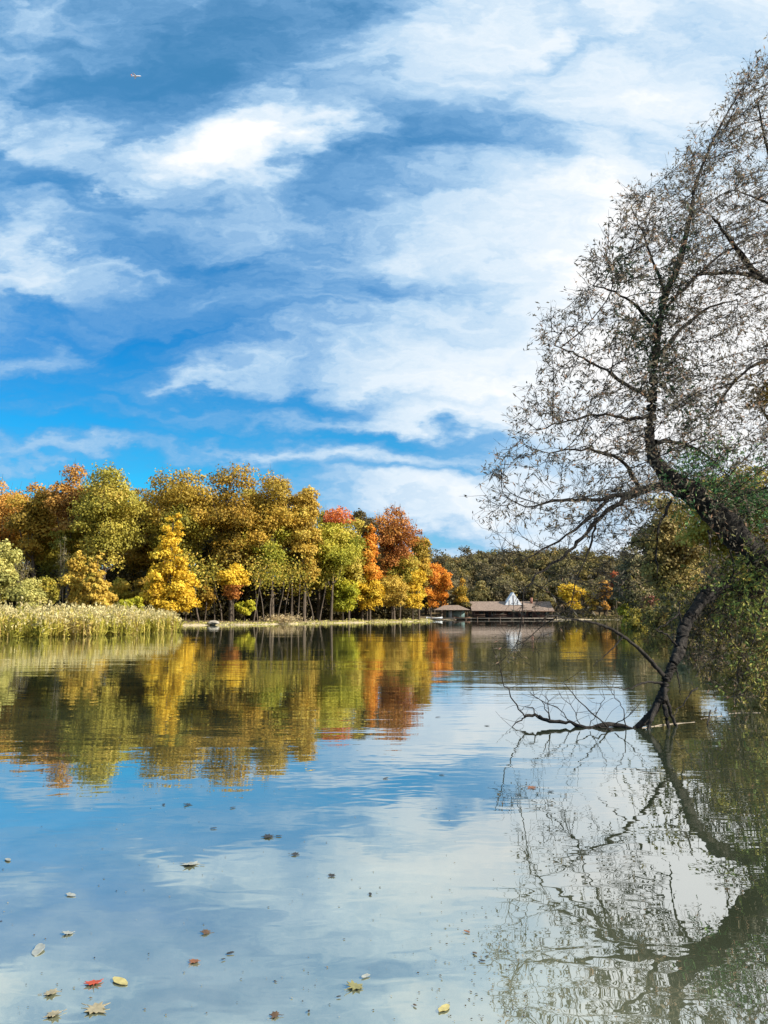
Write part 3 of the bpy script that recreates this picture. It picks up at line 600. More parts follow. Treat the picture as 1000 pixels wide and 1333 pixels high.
# ------------------------------------------------------------------ right bank trees (35 to 120 m)
PAL['brownolive'] = [(0.10,0.075,0.035),(0.24,0.18,0.07),(0.38,0.29,0.10),(0.48,0.38,0.12),(0.34,0.32,0.10)]
PAL['greyolive'] = [(0.10,0.10,0.055),(0.22,0.20,0.10),(0.36,0.32,0.16),(0.42,0.30,0.18)]
PAL['mustard'] = [(0.15,0.12,0.03),(0.36,0.29,0.05),(0.58,0.46,0.09),(0.42,0.42,0.09)]
PAL['pinkbrown'] = [(0.16,0.09,0.06),(0.38,0.22,0.15),(0.48,0.31,0.18),(0.38,0.30,0.12)]
PAL['wine'] = [(0.10,0.035,0.025),(0.24,0.07,0.045),(0.30,0.14,0.08),(0.2,0.16,0.07)]
PAL['bankgreen'] = [(0.03,0.06,0.02),(0.07,0.13,0.04),(0.14,0.20,0.05),(0.22,0.24,0.06)]
T = []
T_('bank_tree', 868, 628, 46, 62, 0.4, 'round', 'brownolive', 'tall brown-olive tree rising behind the hooked limb of the willow', n=17000, lobes=60, leaf=.21, twigs=160)
T_('bank_tree', 950, 585, 62, 50, 0.3, 'round', 'mustard', 'tall mustard-olive tree behind the willow trunk on the right bank', n=20000, lobes=64, leaf=.19, twigs=160)
T_('bank_tree', 1045, 540, 56, 46, 0.8, 'round', 'pinkbrown', 'pinkish brown tree at the right edge behind the willow', n=8500, lobes=52, leaf=.19, twigs=160)
T_('bank_tree', 822, 705, 30, 96, 0.3, 'round', 'greyolive', 'grey-olive tree left of the tall brown-olive one on the right bank', n=9000, lobes=40, leaf=.26, twigs=90)
T_('shrub', 846, 766, 13, 80, 0.1, 'round', 'wine', 'dark red shrub under the brown-olive trees of the right bank', n=4500, lobes=24, leaf=.2)
T_('shrub', 817, 768, 15, 104, 0.1, 'round', 'green', 'yellow-green shrub left of the dark red one', n=4000, lobes=22, leaf=.24)
T_('shrub', 880, 756, 24, 60, 0.1, 'round', 'greyolive', 'grey-green shrub right of the dark red one', n=6500, lobes=30, leaf=.17, twigs=60)
T_('shrub', 930, 762, 30, 43, 0.1, 'round', 'brownolive', 'brown-olive shrub behind the lower limb of the willow', n=8500, lobes=34, leaf=.14, twigs=80)
T_('shrub', 985, 740, 38, 37.5, 0.1, 'round', 'mustard', 'mustard-olive shrub at the right edge above the water', n=10000, lobes=40, leaf=.13, twigs=80)
T_('bank_shrub', 1010, 745, 62, 24.5, 0.05, 'round', 'brownolive', 'overhanging brown-olive shrub at the right edge nearest the willow foot', n=13000, lobes=46, leaf=.085, twigs=140)
T_('bank_shrub', 962, 768, 34, 31, 0.05, 'round', 'mustard', 'mustard shrub over the water just right of the willow low limb', n=11000, lobes=40, leaf=.10, twigs=120)
T_('bank_shrub', 858, 786, 22, 66, 0.05, 'round', 'brownolive', 'brown-olive shrub at the water left of the willow low limb', n=7000, lobes=34, leaf=.18, twigs=90)
T_('bank_shrub', 832, 790, 16, 88, 0.05, 'round', 'mustard', 'low mustard shrub at the water under the grey-olive tree', n=5000, lobes=28, leaf=.22, twigs=50)
T_('bank_shrub', 905, 778, 26, 47, 0.05, 'round', 'greyolive', 'grey-olive shrub at the water directly behind the willow low limb', n=8000, lobes=34, leaf=.14, twigs=90)
T_('shrub', 1040, 700, 50, 31, 0.1, 'round', 'bankgreen', 'dark green shrub cut by the right edge of the picture', n=9000, lobes=40, leaf=.13)
for (nm, px, yt, hw, Y, base, kd, pl, lb, kw) in T:
    x, y, H, rx = tp(px, yt, 0, hw, Y); tree(nm, x, y, H, base, rx, kd, pl, lb, **kw)
fringe('hanging_brush', 'yellowish brush hanging low over the water along the right bank', [(15.5,29),(18.2,35),(21.5,45),(25.6,56)], 3.2, 'mustard', 16000, .16, 1.8, 'brush')
fringe('bank_weeds', 'tangled olive weeds and twigs hanging over the edge of the right bank', [(12.3,22),(14.2,27),(17.4,33.5),(20.6,44),(25.2,55),(31,72),(36,90),(43,115)], 2.4, 'brownolive', 34000, .17, 2.0, 'weeds')

# ------------------------------------------------------------------ the leaning willow
WB = bark('dark_wet_bark', (0.008, 0.007, 0.008), (0.060, 0.052, 0.045), 11.0, .03)
MAINS = {
 'trunk': ([(9.9, 14.3, -.1), (8.95, 14.3, .7)], [(1030,775,14.0),(985,725,13.9),(940,678,13.9),(905,645,14.0),(880,630,14.1),(856,604,14.2),(846,572,14.3),(850,505,14.4),(855,440,14.5),(866,385,14.6),(886,338,14.6),(897,288,14.7),(906,240,14.8),(930,180,14.8),(962,120,14.9)], .25, .03),
}
def PX(l): return [P(*q) for q in l]
LIMBS = [  # pixel paths with distance, start radius, end radius
 ([(896,640,14.05),(862,633,13.9),(832,637,13.7),(800,646,13.4),(762,652,13.1),(722,652,12.8),(684,660,12.5)], .068, .012),
 ([(835,638,13.7),(806,655,13.4),(775,680,13.1),(752,706,12.9),(728,728,12.7),(700,748,12.5),(682,768,12.4)], .05, .008),
 ([(790,652,13.3),(748,690,13.0),(706,716,12.8),(668,737,12.6)], .03, .006),
 ([(775,680,13.1),(768,712,13.1),(752,750,13.0),(742,790,13.0)], .02, .005),
 ([(832,634,13.7),(812,604,13.5),(782,588,13.3),(748,584,13.1),(715,590,12.9)], .04, .01),
 ([(874,652,14.0),(858,684,13.8),(855,720,13.7),(856,752,13.6)], .03, .009),
 ([(848,520,14.4),(815,500,14.1),(780,478,13.9),(752,462,13.7),(722,450,13.5)], .04, .009),
 ([(850,540,14.3),(820,545,14.0),(780,540,13.7),(740,548,13.4),(700,560,13.1)], .035, .009),
 ([(856,430,14.5),(830,400,14.2),(800,380,14.0),(772,372,13.8)], .035, .009),
 ([(866,385,14.6),(850,340,14.4),(835,300,14.3),(822,270,14.2)], .03, .008),
 ([(852,575,14.3),(880,575,14.7),(915,590,15.2),(950,620,15.6)], .05, .012),
 ([(852,470,14.4),(885,430,14.9),(925,400,15.3),(960,390,15.7)], .045, .012),
 ([(868,400,14.6),(900,366,14.9),(935,335,15.1),(960,318,15.2),(990,300,15.4)], .035, .01),
 # second stem, mostly beyond the right edge
 ([(1035,780,14.0),(1085,700,14.6),(1090,600,15.2),(1070,500,15.6),(1050,430,15.7),(1020,378,15.6),(985,358,15.4),(965,330,15.2),(940,298,15.0),(925,280,14.9)], .16, .018),
 ([(1020,378,15.6),(975,358,15.3),(930,356,15.0),(905,356,14.9)], .05, .02),
 ([(1060,470,15.6),(1015,468,15.5),(975,480,15.3),(945,512,15.1),(925,540,15.0)], .05, .012),
 ([(1070,500,15.6),(1060,380,15.8),(1030,280,15.6),(1000,200,15.4),(985,130,15.2)], .09, .012),
 ([(1030,280,15.6),(995,262,15.3),(960,248,15.1)], .035, .01),
 ([(1085,620,15.1),(1050,600,14.9),(1010,560,14.7),(985,520,14.6)], .06, .012),
]
LOW = [  # the low limb that dips to the water
 ([(1016,760,13.95),(984,766,13.7),(948,762,13.4),(920,776,13.1),(903,797,12.9),(891,816,12.75),(886,842,12.6),(877,864,12.5),(867,884,12.45),(862,905,12.4),(851,925,12.35),(834,944,12.3),(822,952,12.25)], .115, .04),
 ([(864,896,12.4),(866,925,12.3),(872,955,12.2)], .05, .02), ([(858,912,12.4),(848,935,12.2),(842,955,12.1)], .045, .02), ([(866,905,12.4),(876,935,12.5),(884,952,12.4)], .035, .015),
 ([(868,884,12.45),(845,858,12.3),(812,828,12.1),(778,812,11.9),(745,806,11.7),(712,800,11.5)], .035, .008),
 ([(812,828,12.1),(796,846,12.0),(772,868,11.9)], .014, .004), ([(864,890,12.4),(842,888,12.3),(820,896,12.2),(800,895,12.1)], .02, .005),
 ([(884,845,12.6),(868,826,12.5),(854,820,12.4)], .02, .007), ([(888,812,12.75),(884,798,12.7),(886,780,12.7)], .02, .006), ([(884,798,12.7),(868,812,12.6),(853,820,12.5)], .016, .006),
 ([(880,868,12.5),(884,890,12.4),(886,905,12.4)], .014, .005), ([(948,762,13.4),(956,740,13.4),(950,715,13.3)], .03, .01),
 ([(1000,766,13.8),(990,800,13.6),(975,850,13.4)], .03, .008), ([(922,690,13.9),(925,705,13.8),(923,722,13.7)], .02, .006),
]
def expand(paths, k=4, jit=.012):
    out = []
    for l, r0_, r1_ in paths:
        pts = smooth_path(PX(l), k, jit); out.append((pts, np.linspace(r0_, r1_, len(pts)) * (1 + rng.normal(0, .09 if k < 6 else .025, len(pts)))))
    return out
ts, tl, ra, rb_ = MAINS['trunk']; tpts = smooth_path(ts + PX(tl), 12, .006)
tr = np.interp(np.linspace(0, 1, len(tpts)), [0, .12, .35, .5, .75, 1], [.34, .26, .18, .092, .05, .012]) * (1 + rng.normal(0, .02, len(tpts)))
wil = empty('willow_tree', (9.9, 14.3, gz(9.9, 14.3))); off = np.array(wil.location)
tag(wil, 'dark leaning willow with a hooked trunk and thin leaves against bright sky', 'tree')
V, Fc = tubes([(tpts, tr)], 18, .16); link('trunk', np_mesh('trunk', V - off, Fc), WB, wil, smooth=True)
limbs = expand(LIMBS); lows = expand(LOW[:1], 14, .006) + expand(LOW[1:], 8, .007)
for q in limbs: V, Fc = tubes([q], 9, .14); link('limb', np_mesh('limb', V - off, Fc), WB, wil, smooth=True)
V, Fc = tubes(lows[:1], 18, .22); lo = link('limb', np_mesh('limb', V - off, Fc), WB, wil, smooth=True); lo['label'] = 'low gnarled limb dipping into the water'
for q in lows[1:]: V, Fc = tubes([q], 8, .15); link('side_branch', np_mesh('side_branch', V - off, Fc), WB, wil, smooth=True)
# space colonisation: grow branchlets from the limbs into the crown's volume
OUT = np.array([(990,72),(945,118),(925,188),(884,196),(870,235),(806,236),(796,272),(772,320),(756,352),(742,398),(702,404),(688,440),(704,470),(690,492),(662,540),(640,590),(616,622),
 (640,650),(624,690),(650,712),(700,704),(760,690),(820,668),(850,650),(900,640),(940,700),(1000,700),(1120,700),(1220,600),(1260,400),(1230,200),(1120,90),(1040,60)], float)
def inside(px, py, poly):
    ins = np.zeros(px.shape, bool); n = len(poly)
    for i in range(n):
        a, b_ = poly[i], poly[(i + 1) % n]
        ins ^= ((a[1] > py) != (b_[1] > py)) & (px < a[0] + (py - a[1]) / ((b_[1] - a[1]) or 1e-9) * (b_[0] - a[0]))
    return ins
Pv = lambda a: np.array([P(*q) for q in a])
cand = np.stack([rng.uniform(610, 1260, 9000), rng.uniform(60, 915, 9000), rng.uniform(0, 1, 9000)], 1)
low2_ = np.array([(880,780),(1040,760),(1040,915),(930,905),(885,850)], float)
low_ = np.array([(640,690),(655,800),(650,880),(700,850),(760,810),(830,760),(850,660),(760,690)], float)
cand = cand[inside(cand[:, 0], cand[:, 1], OUT) | (inside(cand[:, 0], cand[:, 1], low_) & (rng.random(len(cand)) < .75)) | inside(cand[:, 0], cand[:, 1], low2_)]
thick = np.clip((cand[:, 0] - 600) / 250, .25, 1.0); yc = 12.6 + np.clip((cand[:, 0] - 650) / 300, 0, 1) * 1.9
l2 = inside(cand[:, 0], cand[:, 1], low2_); cand[:, 2] = np.where(l2, 13.5 + cand[:, 2] * 2.6, yc + (cand[:, 2] - .5) * 5.0 * thick)
att = Pv(cand[:5200]); 
nodes, par, rad = [], [], []
def seed(pts, r_):
    for i, p in enumerate(pts): nodes.append(p); par.append(len(nodes) - 2 if i else -1); rad.append(r_[i])
seed(tpts[48:], tr[48:]); seed(*lows[0])
for q in limbs: seed(*q)
nseed = len(nodes); STEP, KILL, INF = .16, .26, 2.2
nd = np.array(nodes); D2 = ((att[:, None] - nd[None]) ** 2).sum(-1); best = D2.argmin(1); bd = np.sqrt(D2.min(1)); alive = bd > KILL
for it in range(70):
    use = alive & (bd < INF)
    if not use.any(): break
    acc = {}
    dirs = unit(att[use] - nd[best[use]])
    for bi, dv in zip(best[use], dirs):
        acc.setdefault(int(bi), []).append(dv)
    new = []
    for bi, dv in acc.items():
        s = np.sum(dv, 0) + rng.normal(0, .18, 3) + [0, 0, .05]; s = s / (np.linalg.norm(s) + 1e-9); new.append((bi, nd[bi] + s * STEP))
    b_ = len(nd); npos = np.array([q for _, q in new]); par += [q for q, _ in new]; nd = np.vstack([nd, npos])
    D2 = ((att[:, None] - npos[None]) ** 2).sum(-1); j = D2.argmin(1); dm = np.sqrt(D2.min(1)); upd = dm < bd; best[upd] = j[upd] + b_; bd = np.minimum(bd, dm); alive &= bd > KILL
    if len(nd) > 18000: break
N_ = len(nd); w = np.zeros(N_); kids = [[] for _ in range(N_)]
for i in range(nseed, N_): kids[par[i]].append(i)
w[nseed:] = 0
for i in range(N_ - 1, nseed - 1, -1):
    w[i] = max(w[i], .0042 ** 2.3); 
    if par[i] >= nseed: w[par[i]] += w[i]
br = w ** (1 / 2.3); br = np.minimum(br, .03)
paths, tips = [], []
for i in range(nseed, N_):
    if par[i] < nseed or (kids[par[i]] and kids[par[i]][0] != i):
        ch = [par[i], i]
        while kids[ch[-1]]: ch.append(kids[ch[-1]][0])
        r_ = np.array([br[c] if c >= nseed else br[i] for c in ch]); r_[0] = r_[1]
        pts = nd[ch]; 
        if len(pts) > 2: pts = pts.copy(); pts[1:-1] = .5 * pts[1:-1] + .25 * (pts[:-2] + pts[2:])
        paths.append((pts, r_))
V, Fc = tubes(paths, 4); tag(link('twigs', np_mesh('twigs', V - off, Fc), WB, wil), kind='stuff')
# leafy shoots on the thin wood
thin = np.where((np.arange(N_) >= nseed) & (br < .009))[0]
shoot_p, LC, LT = [], [], []
S = thin[rng.choice(len(thin), min(len(thin) * 3, 17500), replace=True)]
dirp = unit(nd[S] - nd[np.array(par)[S]]); dd = unit(dirp + rng.normal(0, .65, (len(S), 3)) + [-.05, 0, .12]); ln = rng.uniform(.16, .42, len(S))
S_end = nd[S] + dd * ln[:, None]; S_mid = (nd[S] + S_end) / 2 + rng.normal(0, .02, (len(S), 3))
V, Fc = tubes([(np.array([a, b_, c]), np.array([.0032, .0026, .0015])) for a, b_, c in zip(nd[S], S_mid, S_end)], 3)
tag(link('shoots', np_mesh('shoots', V - off, Fc), WB, wil), kind='stuff')
pxs = CX + F * nd[S][:, 0] / (nd[S][:, 1] * .99); hz = nd[S][:, 2]
clump = np.sin(nd[S][:, 0] * 5.1) + np.sin(nd[S][:, 2] * 6.3 + 1) + np.sin(nd[S][:, 1] * 5.7 + 2); cnt = rng.integers(2, 7, len(S)) + (clump > .6) * 2 - (clump < -.8) * 2; cnt = np.maximum(cnt, 0); cnt[(hz < 3.1) & (pxs < 860)] //= 4; I = np.repeat(np.arange(len(S)), cnt); f = rng.uniform(.1, 1.05, len(I))[:, None]
base_ = nd[S][I] * (1 - f) + S_end[I] * f; T_dir = unit(dd[I] * .7 + rng.normal(0, .55, (len(I), 3)) + [0, 0, -.25]); LL = rng.uniform(.05, .11, len(I))
V, Fc = leaf_quads(base_ + T_dir * LL[:, None] * .5, rng.normal(size=(len(I), 3)), LL, LL * rng.uniform(.17, .30, len(I)), T=T_dir)
me = np_mesh('leaves', V - off, Fc, rng.uniform(0, 1, len(I)) ** 1.4)
link('leaves', me, foliage('willow_leaves', [(0.09,0.085,0.065),(0.19,0.17,0.125),(0.30,0.25,0.18),(0.42,0.24,0.15)], .5), wil)
# green leaves clinging to trunk and lower right limbs
def sprays(name, centers, spread, n, L, cols_name, cols, label, hang=-.4):
    C0 = Pv(centers); k_ = rng.integers(0, len(C0), n // 9); c = C0[k_] + rng.normal(0, 1, (len(k_), 3)) * spread
    dd_ = unit(rng.normal(size=(len(k_), 3)) + [-.2, 0, hang]); I_ = np.repeat(np.arange(len(k_)), 9); f_ = rng.uniform(0, .3, len(I_))[:, None]
    tdir = unit(dd_[I_] + rng.normal(0, .5, (len(I_), 3))); LL_ = rng.uniform(.7, 1.3, len(I_)) * L
    V, Fc = leaf_quads(c[I_] + dd_[I_] * f_ + tdir * LL_[:, None] * .4, rng.normal(size=(len(I_), 3)), LL_, LL_ * .34, T=tdir)
    tw, tf = tubes([(np.array([a - b_ * .05, a + b_ * .32]), np.array([.004, .002])) for a, b_ in zip(c, dd_)], 3)
    o_ = link(name, np_mesh(name, V - off, Fc, rng.uniform(0, 1, len(I_))), foliage(cols_name, cols), wil); o_['label'] = label
    tag(link('stalks', np_mesh('stalks', tw - off, tf), WB, o_), kind='stuff')
GR = [(0.05,0.15,0.06),(0.10,0.28,0.11),(0.20,0.42,0.15),(0.38,0.50,0.14)]
sprays('green_leaves', [(900,612,14.2),(925,622,14.3),(945,636,14.3),(968,645,14.3),(990,655,14.2),(1005,665,14.2),(930,596,14.5),(905,592,14.6),(890,630,13.9),(1005,680,14.2),(975,640,14.4),(915,645,13.8),(995,600,14.8)], (.26, .30, .17), 5200, .07, 'green_leaves', GR, 'fresh green leaves around the trunk bend', -.2)
sprays('green_leaves', [(950,745,13.2),(975,740,13.3),(1000,745,13.3),(985,790,13.1),(1000,810,13.2),(960,785,13.1),(1010,850,13.2),(995,720,13.5),(930,770,13.1),(1005,880,13.2)], (.26, .35, .22), 3000, .075, 'lime_green_leaves', [(0.06,0.11,0.04),(0.14,0.22,0.06),(0.30,0.34,0.08),(0.46,0.40,0.10)], 'yellow-green leaves drooping from the low limb')
sprays('hanging_leaves', [(a_, b_, 14.5 + .5 * math.sin(a_ * .1 + b_)) for a_ in range(880, 1030, 18) for b_ in range(775, 915, 20) if (b_ < 850 or a_ > 935)] + [(a_, b_, 14.2) for a_ in range(828, 890, 20) for b_ in range(765, 850, 22)], (.16, .35, .14), 4600, .07, 'hanging_leaves', [(0.12,0.11,0.04),(0.28,0.25,0.06),(0.50,0.42,0.09),(0.34,0.24,0.10)], 'sparse olive-brown leaves hanging under the low limb', -1.2)
IV = [(840,430,14.4),(850,455,14.4),(835,445,14.3),(860,400,14.5),(868,380,14.5),(850,480,14.3),(845,500,14.3),(872,500,14.4),(880,360,14.6),(888,330,14.6),(893,300,14.6),(855,420,14.4),(862,460,14.4),(812,430,14.1),(805,345,14.2),(815,355,14.2),(895,480,14.6),(905,540,14.5),(880,540,14.4)]
sprays('ivy_leaves', IV, (.13, .2, .15), 5200, .075, 'ivy_leaves', [(0.03,0.065,0.04),(0.06,0.13,0.08),(0.11,0.19,0.08),(0.20,0.15,0.06)], 'deep green ivy-like leaves along the upper trunk', -.1)
sprays('golden_leaves', [(990,505,14.6),(1000,520,14.6),(1010,510,14.7),(985,520,14.6)], (.14, .2, .12), 900, .08, 'golden_brown_leaves', [(0.12,0.08,0.02),(0.26,0.17,0.03),(0.36,0.26,0.05)], 'golden brown tuft of leaves at the right edge')

# ------------------------------------------------------------------ dead branch lying in the water
FB = [([(824,950,12.2),(800,943,12.35),(770,946,12.3),(742,941,12.4),(716,938,12.45),(700,932,12.6),(684,932,12.6)], .035, .022),
 ([(684,934,12.6),(668,912,12.5),(655,885,12.4),(648,862,12.3),(641,842,12.3)], .012, .004), ([(716,937,12.45),(708,918,12.4),(690,902,12.3)], .010, .003), ([(716,937,12.45),(714,918,12.4),(712,900,12.4)], .008, .003),
 ([(798,950,12.1),(775,932,12.0),(750,908,11.9),(733,888,11.8)], .014, .004), ([(755,942,12.3),(745,922,12.2),(728,902,12.1)], .007, .003), ([(768,945,12.2),(780,925,12.1),(786,905,12.0)], .007, .003),
 ([(742,941,12.4),(730,925,12.3),(706,912,12.2),(690,905,12.2)], .008, .003), ([(815,949,12.1),(812,925,12.0),(800,905,11.9),(792,895,11.9)], .009, .003), ([(800,943,12.2),(824,928,12.0),(836,910,12.0)], .008, .003),
 ([(684,934,12.6),(672,942,12.4),(662,953,12.3)], .012, .004), ([(700,934,12.5),(690,920,12.5),(676,925,12.4)], .01, .003), ([(798,952,12.0),(780,946,11.9),(760,948,11.8),(730,930,11.8)], .012, .004)]
fb = empty('dead_branch', P(824, 950, 12.2)); tag(fb, 'bare black dead branch lying in the water beside the willow limb', 'branch'); offb = np.array(fb.location)
e = expand(FB, 4, .012); V, Fc = tubes(e[:1], 10, .2); link('stem', np_mesh('stem', V - offb, Fc), WB, fb, smooth=True)
tw = e[1:]
for pts, rr in list(e[1:]):
    for _ in range(6):
        s = pts[rng.integers(2, len(pts))]; dv = unit(rng.normal(size=3) * [1, .6, .6] + [0, 0, .8]); L_ = rng.uniform(.12, .4)
        tw.append((smooth_path([s, s + dv * L_ * .5 + rng.normal(0, .03, 3), s + dv * L_], 2), np.linspace(.003, .0015, 5)))
for q in tw[:12]: V, Fc = tubes([q], 5); link('side_branch', np_mesh('side_branch', V - offb, Fc), WB, fb)
V, Fc = tubes(tw[12:], 4); tag(link('twigs', np_mesh('twigs', V - offb, Fc), WB, fb), kind='stuff')
for i, (a, lab) in enumerate([([(925,925,12.9),(922,945,12.5),(928,960,12.2),(920,975,12.0)], 'crooked dark twig sticking out of the water right of the willow limb'),
                              ([(908,895,12.6),(896,905,12.5),(885,920,12.4),(876,932,12.3)], 'forked dark twig leaning over the water beside the willow limb foot')]):
    p0 = P(*a[0]); o_ = expand([(a, .014, .006)], 4); V, Fc = tubes(o_ + [(np.array([o_[0][0][4], o_[0][0][4] + [.12, .05, .1]]), np.array([.006, .003]))], 5)
    tag(link('dead_twig', np_mesh('dead_twig', V - p0, Fc), WB, None, p0), lab, 'twig')

# ------------------------------------------------------------------ floating leaves
def water_at(px, py):
    p = P(px, py, 1.0); s = CAMH / (CAMH - p[2]); return p[0] * s, s
MAPLE = [(0,-1.0),(.12,-.45),(.55,-.75),(.5,-.35),(1.0,-.2),(.72,.05),(.95,.5),(.5,.38),(.42,.62),(.22,.55),(0,1.15),(-.22,.55),(-.42,.62),(-.5,.38),(-.95,.5),(-.72,.05),(-1.0,-.2),(-.5,-.35),(-.55,-.75),(-.12,-.45)]
OVAL = [(math.sin(a) * .48 * (1 + .1 * math.sin(3 * a)), -math.cos(a) * (1 if True else 0)) for a in np.linspace(0, 2 * math.pi, 15)[:-1]]
def leafmat(key, c):
    return plain('leaf_' + key, tuple(x * .6 for x in c), c, 30.0, .5)
LM = {'red': (0.50,0.07,0.02), 'yellow': (0.50,0.42,0.16), 'pale': (0.36,0.30,0.18), 'brown': (0.11,0.06,0.025), 'dark': (0.035,0.03,0.022), 'white': (0.34,0.35,0.31), 'rust': (0.26,0.10,0.035), 'olive': (0.24,0.22,0.08)}  # white: glints of the ripples around a leaf, painted into its colour
def float_leaf(px, py, w, kind, shape, label, curl=.10, rot=None):
    x, y = water_at(px, py); dd_ = math.hypot(x, y, ); s = .88 * w / F * math.hypot(dd_, CAMH) / 2; rot = rng.uniform(0, 6.28) if rot is None else rot
    prof = MAPLE if shape == 'maple' else OVAL; V = [(0, 0, 0)]; n = len(prof)
    for r_ in (.55, 1.0):
        for (a, b_) in prof:
            a, b_ = a * rng.uniform(.8, 1.12), b_ * rng.uniform(.8, 1.12); V.append((a * r_, b_ * r_, curl * r_ * r_ * (a * a + .3 * math.sin(b_ * 5 + a * 3) * .4)))
    Fc = [(0, 1 + i, 1 + (i + 1) % n) for i in range(n)] + [(1 + i, 1 + n + i, 1 + n + (i + 1) % n, 1 + (i + 1) % n) for i in range(n)]
    V = [(a * s, b_ * s, max(c, 0) * s) for a, b_, c in V]; nb = len(V)
    if shape == 'maple':
        V += [(-.03 * s, -1.0 * s, 0), (.03 * s, -1.0 * s, 0), (.10 * s, -1.45 * s, .03 * s), (.06 * s, -1.45 * s, .03 * s)]; Fc.append((nb, nb + 1, nb + 2, nb + 3))
    o_ = pymesh('floating_leaf', V, Fc, leafmat(kind, LM[kind]), None, (x, y, .006)); o_.rotation_euler = (rng.normal(0, .06), rng.normal(0, .06), rot)
    md = o_.modifiers.new('thick', 'SOLIDIFY'); md.thickness = .0012 + s * .02; md.offset = 1
    tag(o_, label, 'leaf', 'leaves floating on the water')
FL = [(122,1281,22,'red','maple','bright red maple leaf floating at the lower left'),(156,1279,27,'yellow','oval','pale yellow oval leaf just right of the red maple leaf'),
 (124,1315,32,'pale','maple','broad cream maple leaf below the red one'),(66,1294,20,'pale','maple','small tattered pale leaf left of the red maple leaf'),(70,1322,22,'pale','maple','ragged pale leaf at the bottom left, left of the broad cream leaf'),
 (88,1216,16,'white','maple','small curled leaf, painted whitish for a ripple glint, above the oval one'),(50,1238,30,'white','oval','oval leaf at the left, painted greyish white for a ripple glint, below the curled one'),
 (268,1215,15,'brown','maple','brown curled leaf, upper one of the pair left of centre'),(253,1253,15,'rust','maple','rusty brown leaf, lower one of the pair left of centre'),
 (300,1242,11,'dark','oval','tiny dark leaf just right of the rusty brown one'),(291,1250,6,'dark','oval','dark speck of leaf between the rusty brown leaf and the tiny dark one'),
 (432,1141,12,'dark','maple','lone black leaf in the middle of the near water'),(384,1113,13,'dark','maple','dark leaf above and left of the lone black leaf'),
 (349,1090,18,'dark','maple','wide dark ragged leaf with a crumb beside it'),(363,1089,9,'dark','oval','dark crumb of leaf beside the wide ragged one'),
 (249,1126,26,'white','maple','ragged leaf with a dark rim in the blue water, painted white for ripple glints'),(482,1165,9,'dark','oval','small dark leaf right of the lone black leaf'),
 (462,1286,26,'olive','maple','large yellow-olive leaf at the bottom centre'),(476,1272,14,'white','oval','small leaf painted white for a ripple glint, touching the large yellow-olive leaf'),
 (358,1323,15,'brown','maple','dark brown leaf at the very bottom left of centre'),(578,1314,22,'yellow','oval','yellow oval leaf at the bottom right of centre'),
 (441,1299,6,'dark','oval','dark crumb left of the large yellow-olive leaf'),(402,1318,7,'dark','oval','dark crumb near the bottom between brown and olive leaves'),
 (303,1052,9,'dark','oval','dark leaf right of the reflected tree tops'),(244,1048,11,'dark','maple','dark leaf just below the reflected tree tops'),(213,1048,8,'dark','oval','small dark leaf left below the reflected tree tops'),
 (278,1079,9,'dark','oval','dark sliver of leaf alone in the blue water'),(634,945,8,'dark','maple','black leaf on the white water left of the dead branch'),(570,934,8,'dark','oval','small dark leaf left of the black one on the white water'),
 (575,1009,8,'dark','oval','dark sliver on pale water near the middle'),(502,1014,10,'dark','oval','dark sliver left of the one near the middle'),
 (692,1026,14,'rust','maple','rust leaf among the reflected willow branches'),(717,1031,9,'dark','maple','dark leaf right of the rust leaf in the reflected branches'),
 (618,1242,9,'brown','oval','brown leaf left of the reflected crown, topmost of three'),(628,1252,9,'dark','oval','dark leaf left of the reflected crown, lowest of three'),(608,1214,9,'rust','oval','rusty sliver left of the reflected crown'),
 (540,1310,7,'brown','oval','brown crumb left of the yellow oval leaf at the bottom'),(92,1166,16,'white','oval','leaf painted faint white for a ripple glint in the blue water at the left'),(10,1120,14,'white','oval','leaf painted white for a ripple glint at the left edge of the water')]
for q in FL: float_leaf(*q)
n = 420; dpx = np.r_[rng.uniform(0, 1000, 260), rng.normal(640, 40, 160)]; dpy = np.r_[rng.uniform(1010, 1330, 260), rng.uniform(1180, 1330, 160)]
ww = np.array([water_at(a, b_) for a, b_ in zip(dpx, dpy)]); q = rng.uniform(.004, .013, n); V, Fc = leaf_quads(np.column_stack([ww, np.full(n, .004)]), rng.normal(0, .12, (n, 3)) + [0, 0, 1], q * 1.4, q)
tag(link('floating_specks', np_mesh('floating_specks', V, Fc, rng.uniform(0, 1, n)), foliage('specks', [(0.03,0.025,0.02),(0.12,0.09,0.05),(0.35,0.33,0.25)])), 'scattered fine specks of leaf and seed floating on the near water', 'debris', kind='stuff')
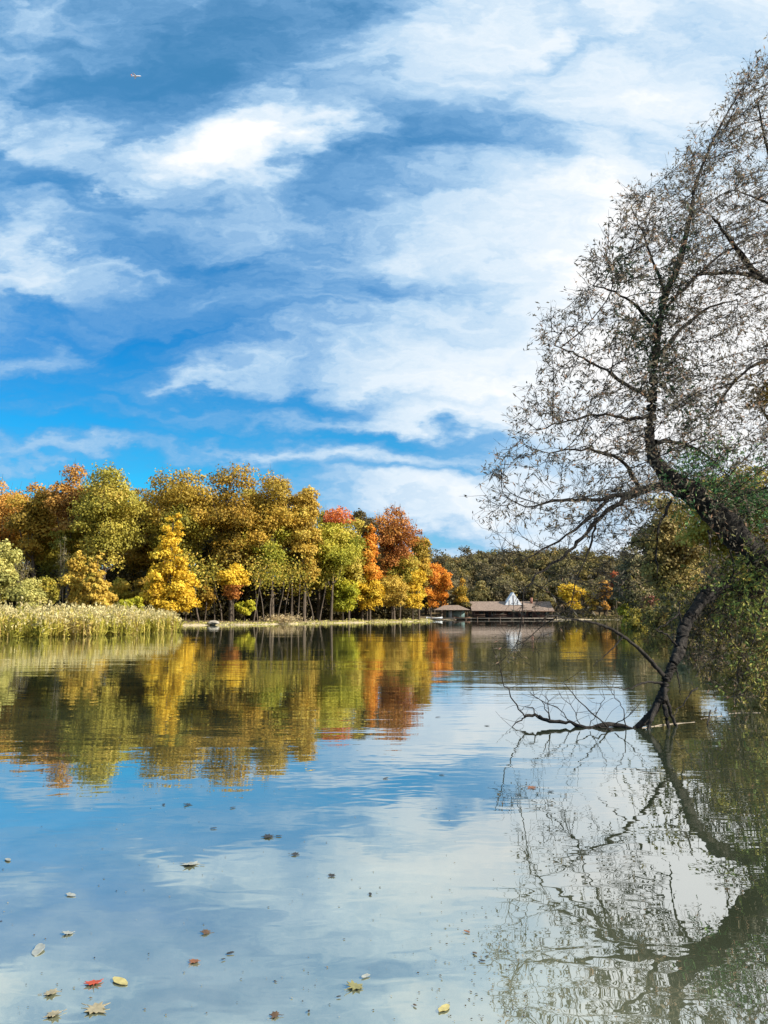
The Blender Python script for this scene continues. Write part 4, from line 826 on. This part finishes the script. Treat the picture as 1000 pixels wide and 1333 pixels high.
ap = P(177, 99, 1500.0); pl_ = empty('airplane', ap); pl_.rotation_euler = (0, R(-4), R(6)); tag(pl_, 'tiny pale aircraft high up at the left of the sky', 'airplane')
AM = plain('pale_airframe', (0.6, 0.6, 0.66), (0.7, 0.7, 0.75), 1.0, .4); xs = np.array([-10, -9, -6, 0, 6, 9, 10.5]); V, Fc = tubes([(np.stack([xs, xs * 0, xs * 0], 1), np.array([.25, .7, 1.1, 1.3, 1.3, .9, .1]))], 12); link('fuselage', np_mesh('fuselage', V, Fc), AM, pl_, smooth=True)
for sg in (-1, 1):
    pymesh('wing', [(2, sg * .8, -.4), (-2, sg * .8, -.4), (-5, sg * 10, .2), (-3.8, sg * 10, .2), (2, sg * .8, -.1), (-2, sg * .8, -.1), (-5, sg * 10, .35), (-3.8, sg * 10, .35)], [(0, 1, 2, 3), (4, 7, 6, 5), (0, 3, 7, 4), (1, 5, 6, 2), (3, 2, 6, 7), (0, 4, 5, 1)], AM, pl_)
    pymesh('tailplane', [(-7.5, sg * .3, .5), (-9.3, sg * .3, .5), (-10.3, sg * 3.5, .7), (-9.3, sg * 3.5, .7)], [(0, 1, 2, 3)], AM, pl_)
bx('fin', [(-9.8, -7.8, -.1, .1, .8, 4.0)], plain('red_fin', (0.5, 0.12, 0.08), (0.6, 0.2, 0.12)), pl_)
# pale drift sticks in the line of debris at the right
STK = PALEB
for i, (a, b_, lab) in enumerate([((835,948),(905,940),'long pale drift stick floating right of the willow limb foot'),((948,929),(990,928),'pale drift stick at the right edge of the water'),((912,936),(940,932),'short pale drift stick between the two longer ones')]):
    p0 = np.array([*water_at(*a), .0]); p1 = np.array([*water_at(*b_), .0]); pts = smooth_path([p0 - p0, (p1 - p0) * .5 + [0, .05, 0], p1 - p0], 4, .004); V, Fc = tubes([(pts, np.full(len(pts), .010) * rng.uniform(.7, 1.2, len(pts)))], 6)
    tag(link('drift_stick', np_mesh('drift_stick', V, Fc), STK, None, p0), lab, 'stick', 'drift sticks on the water')
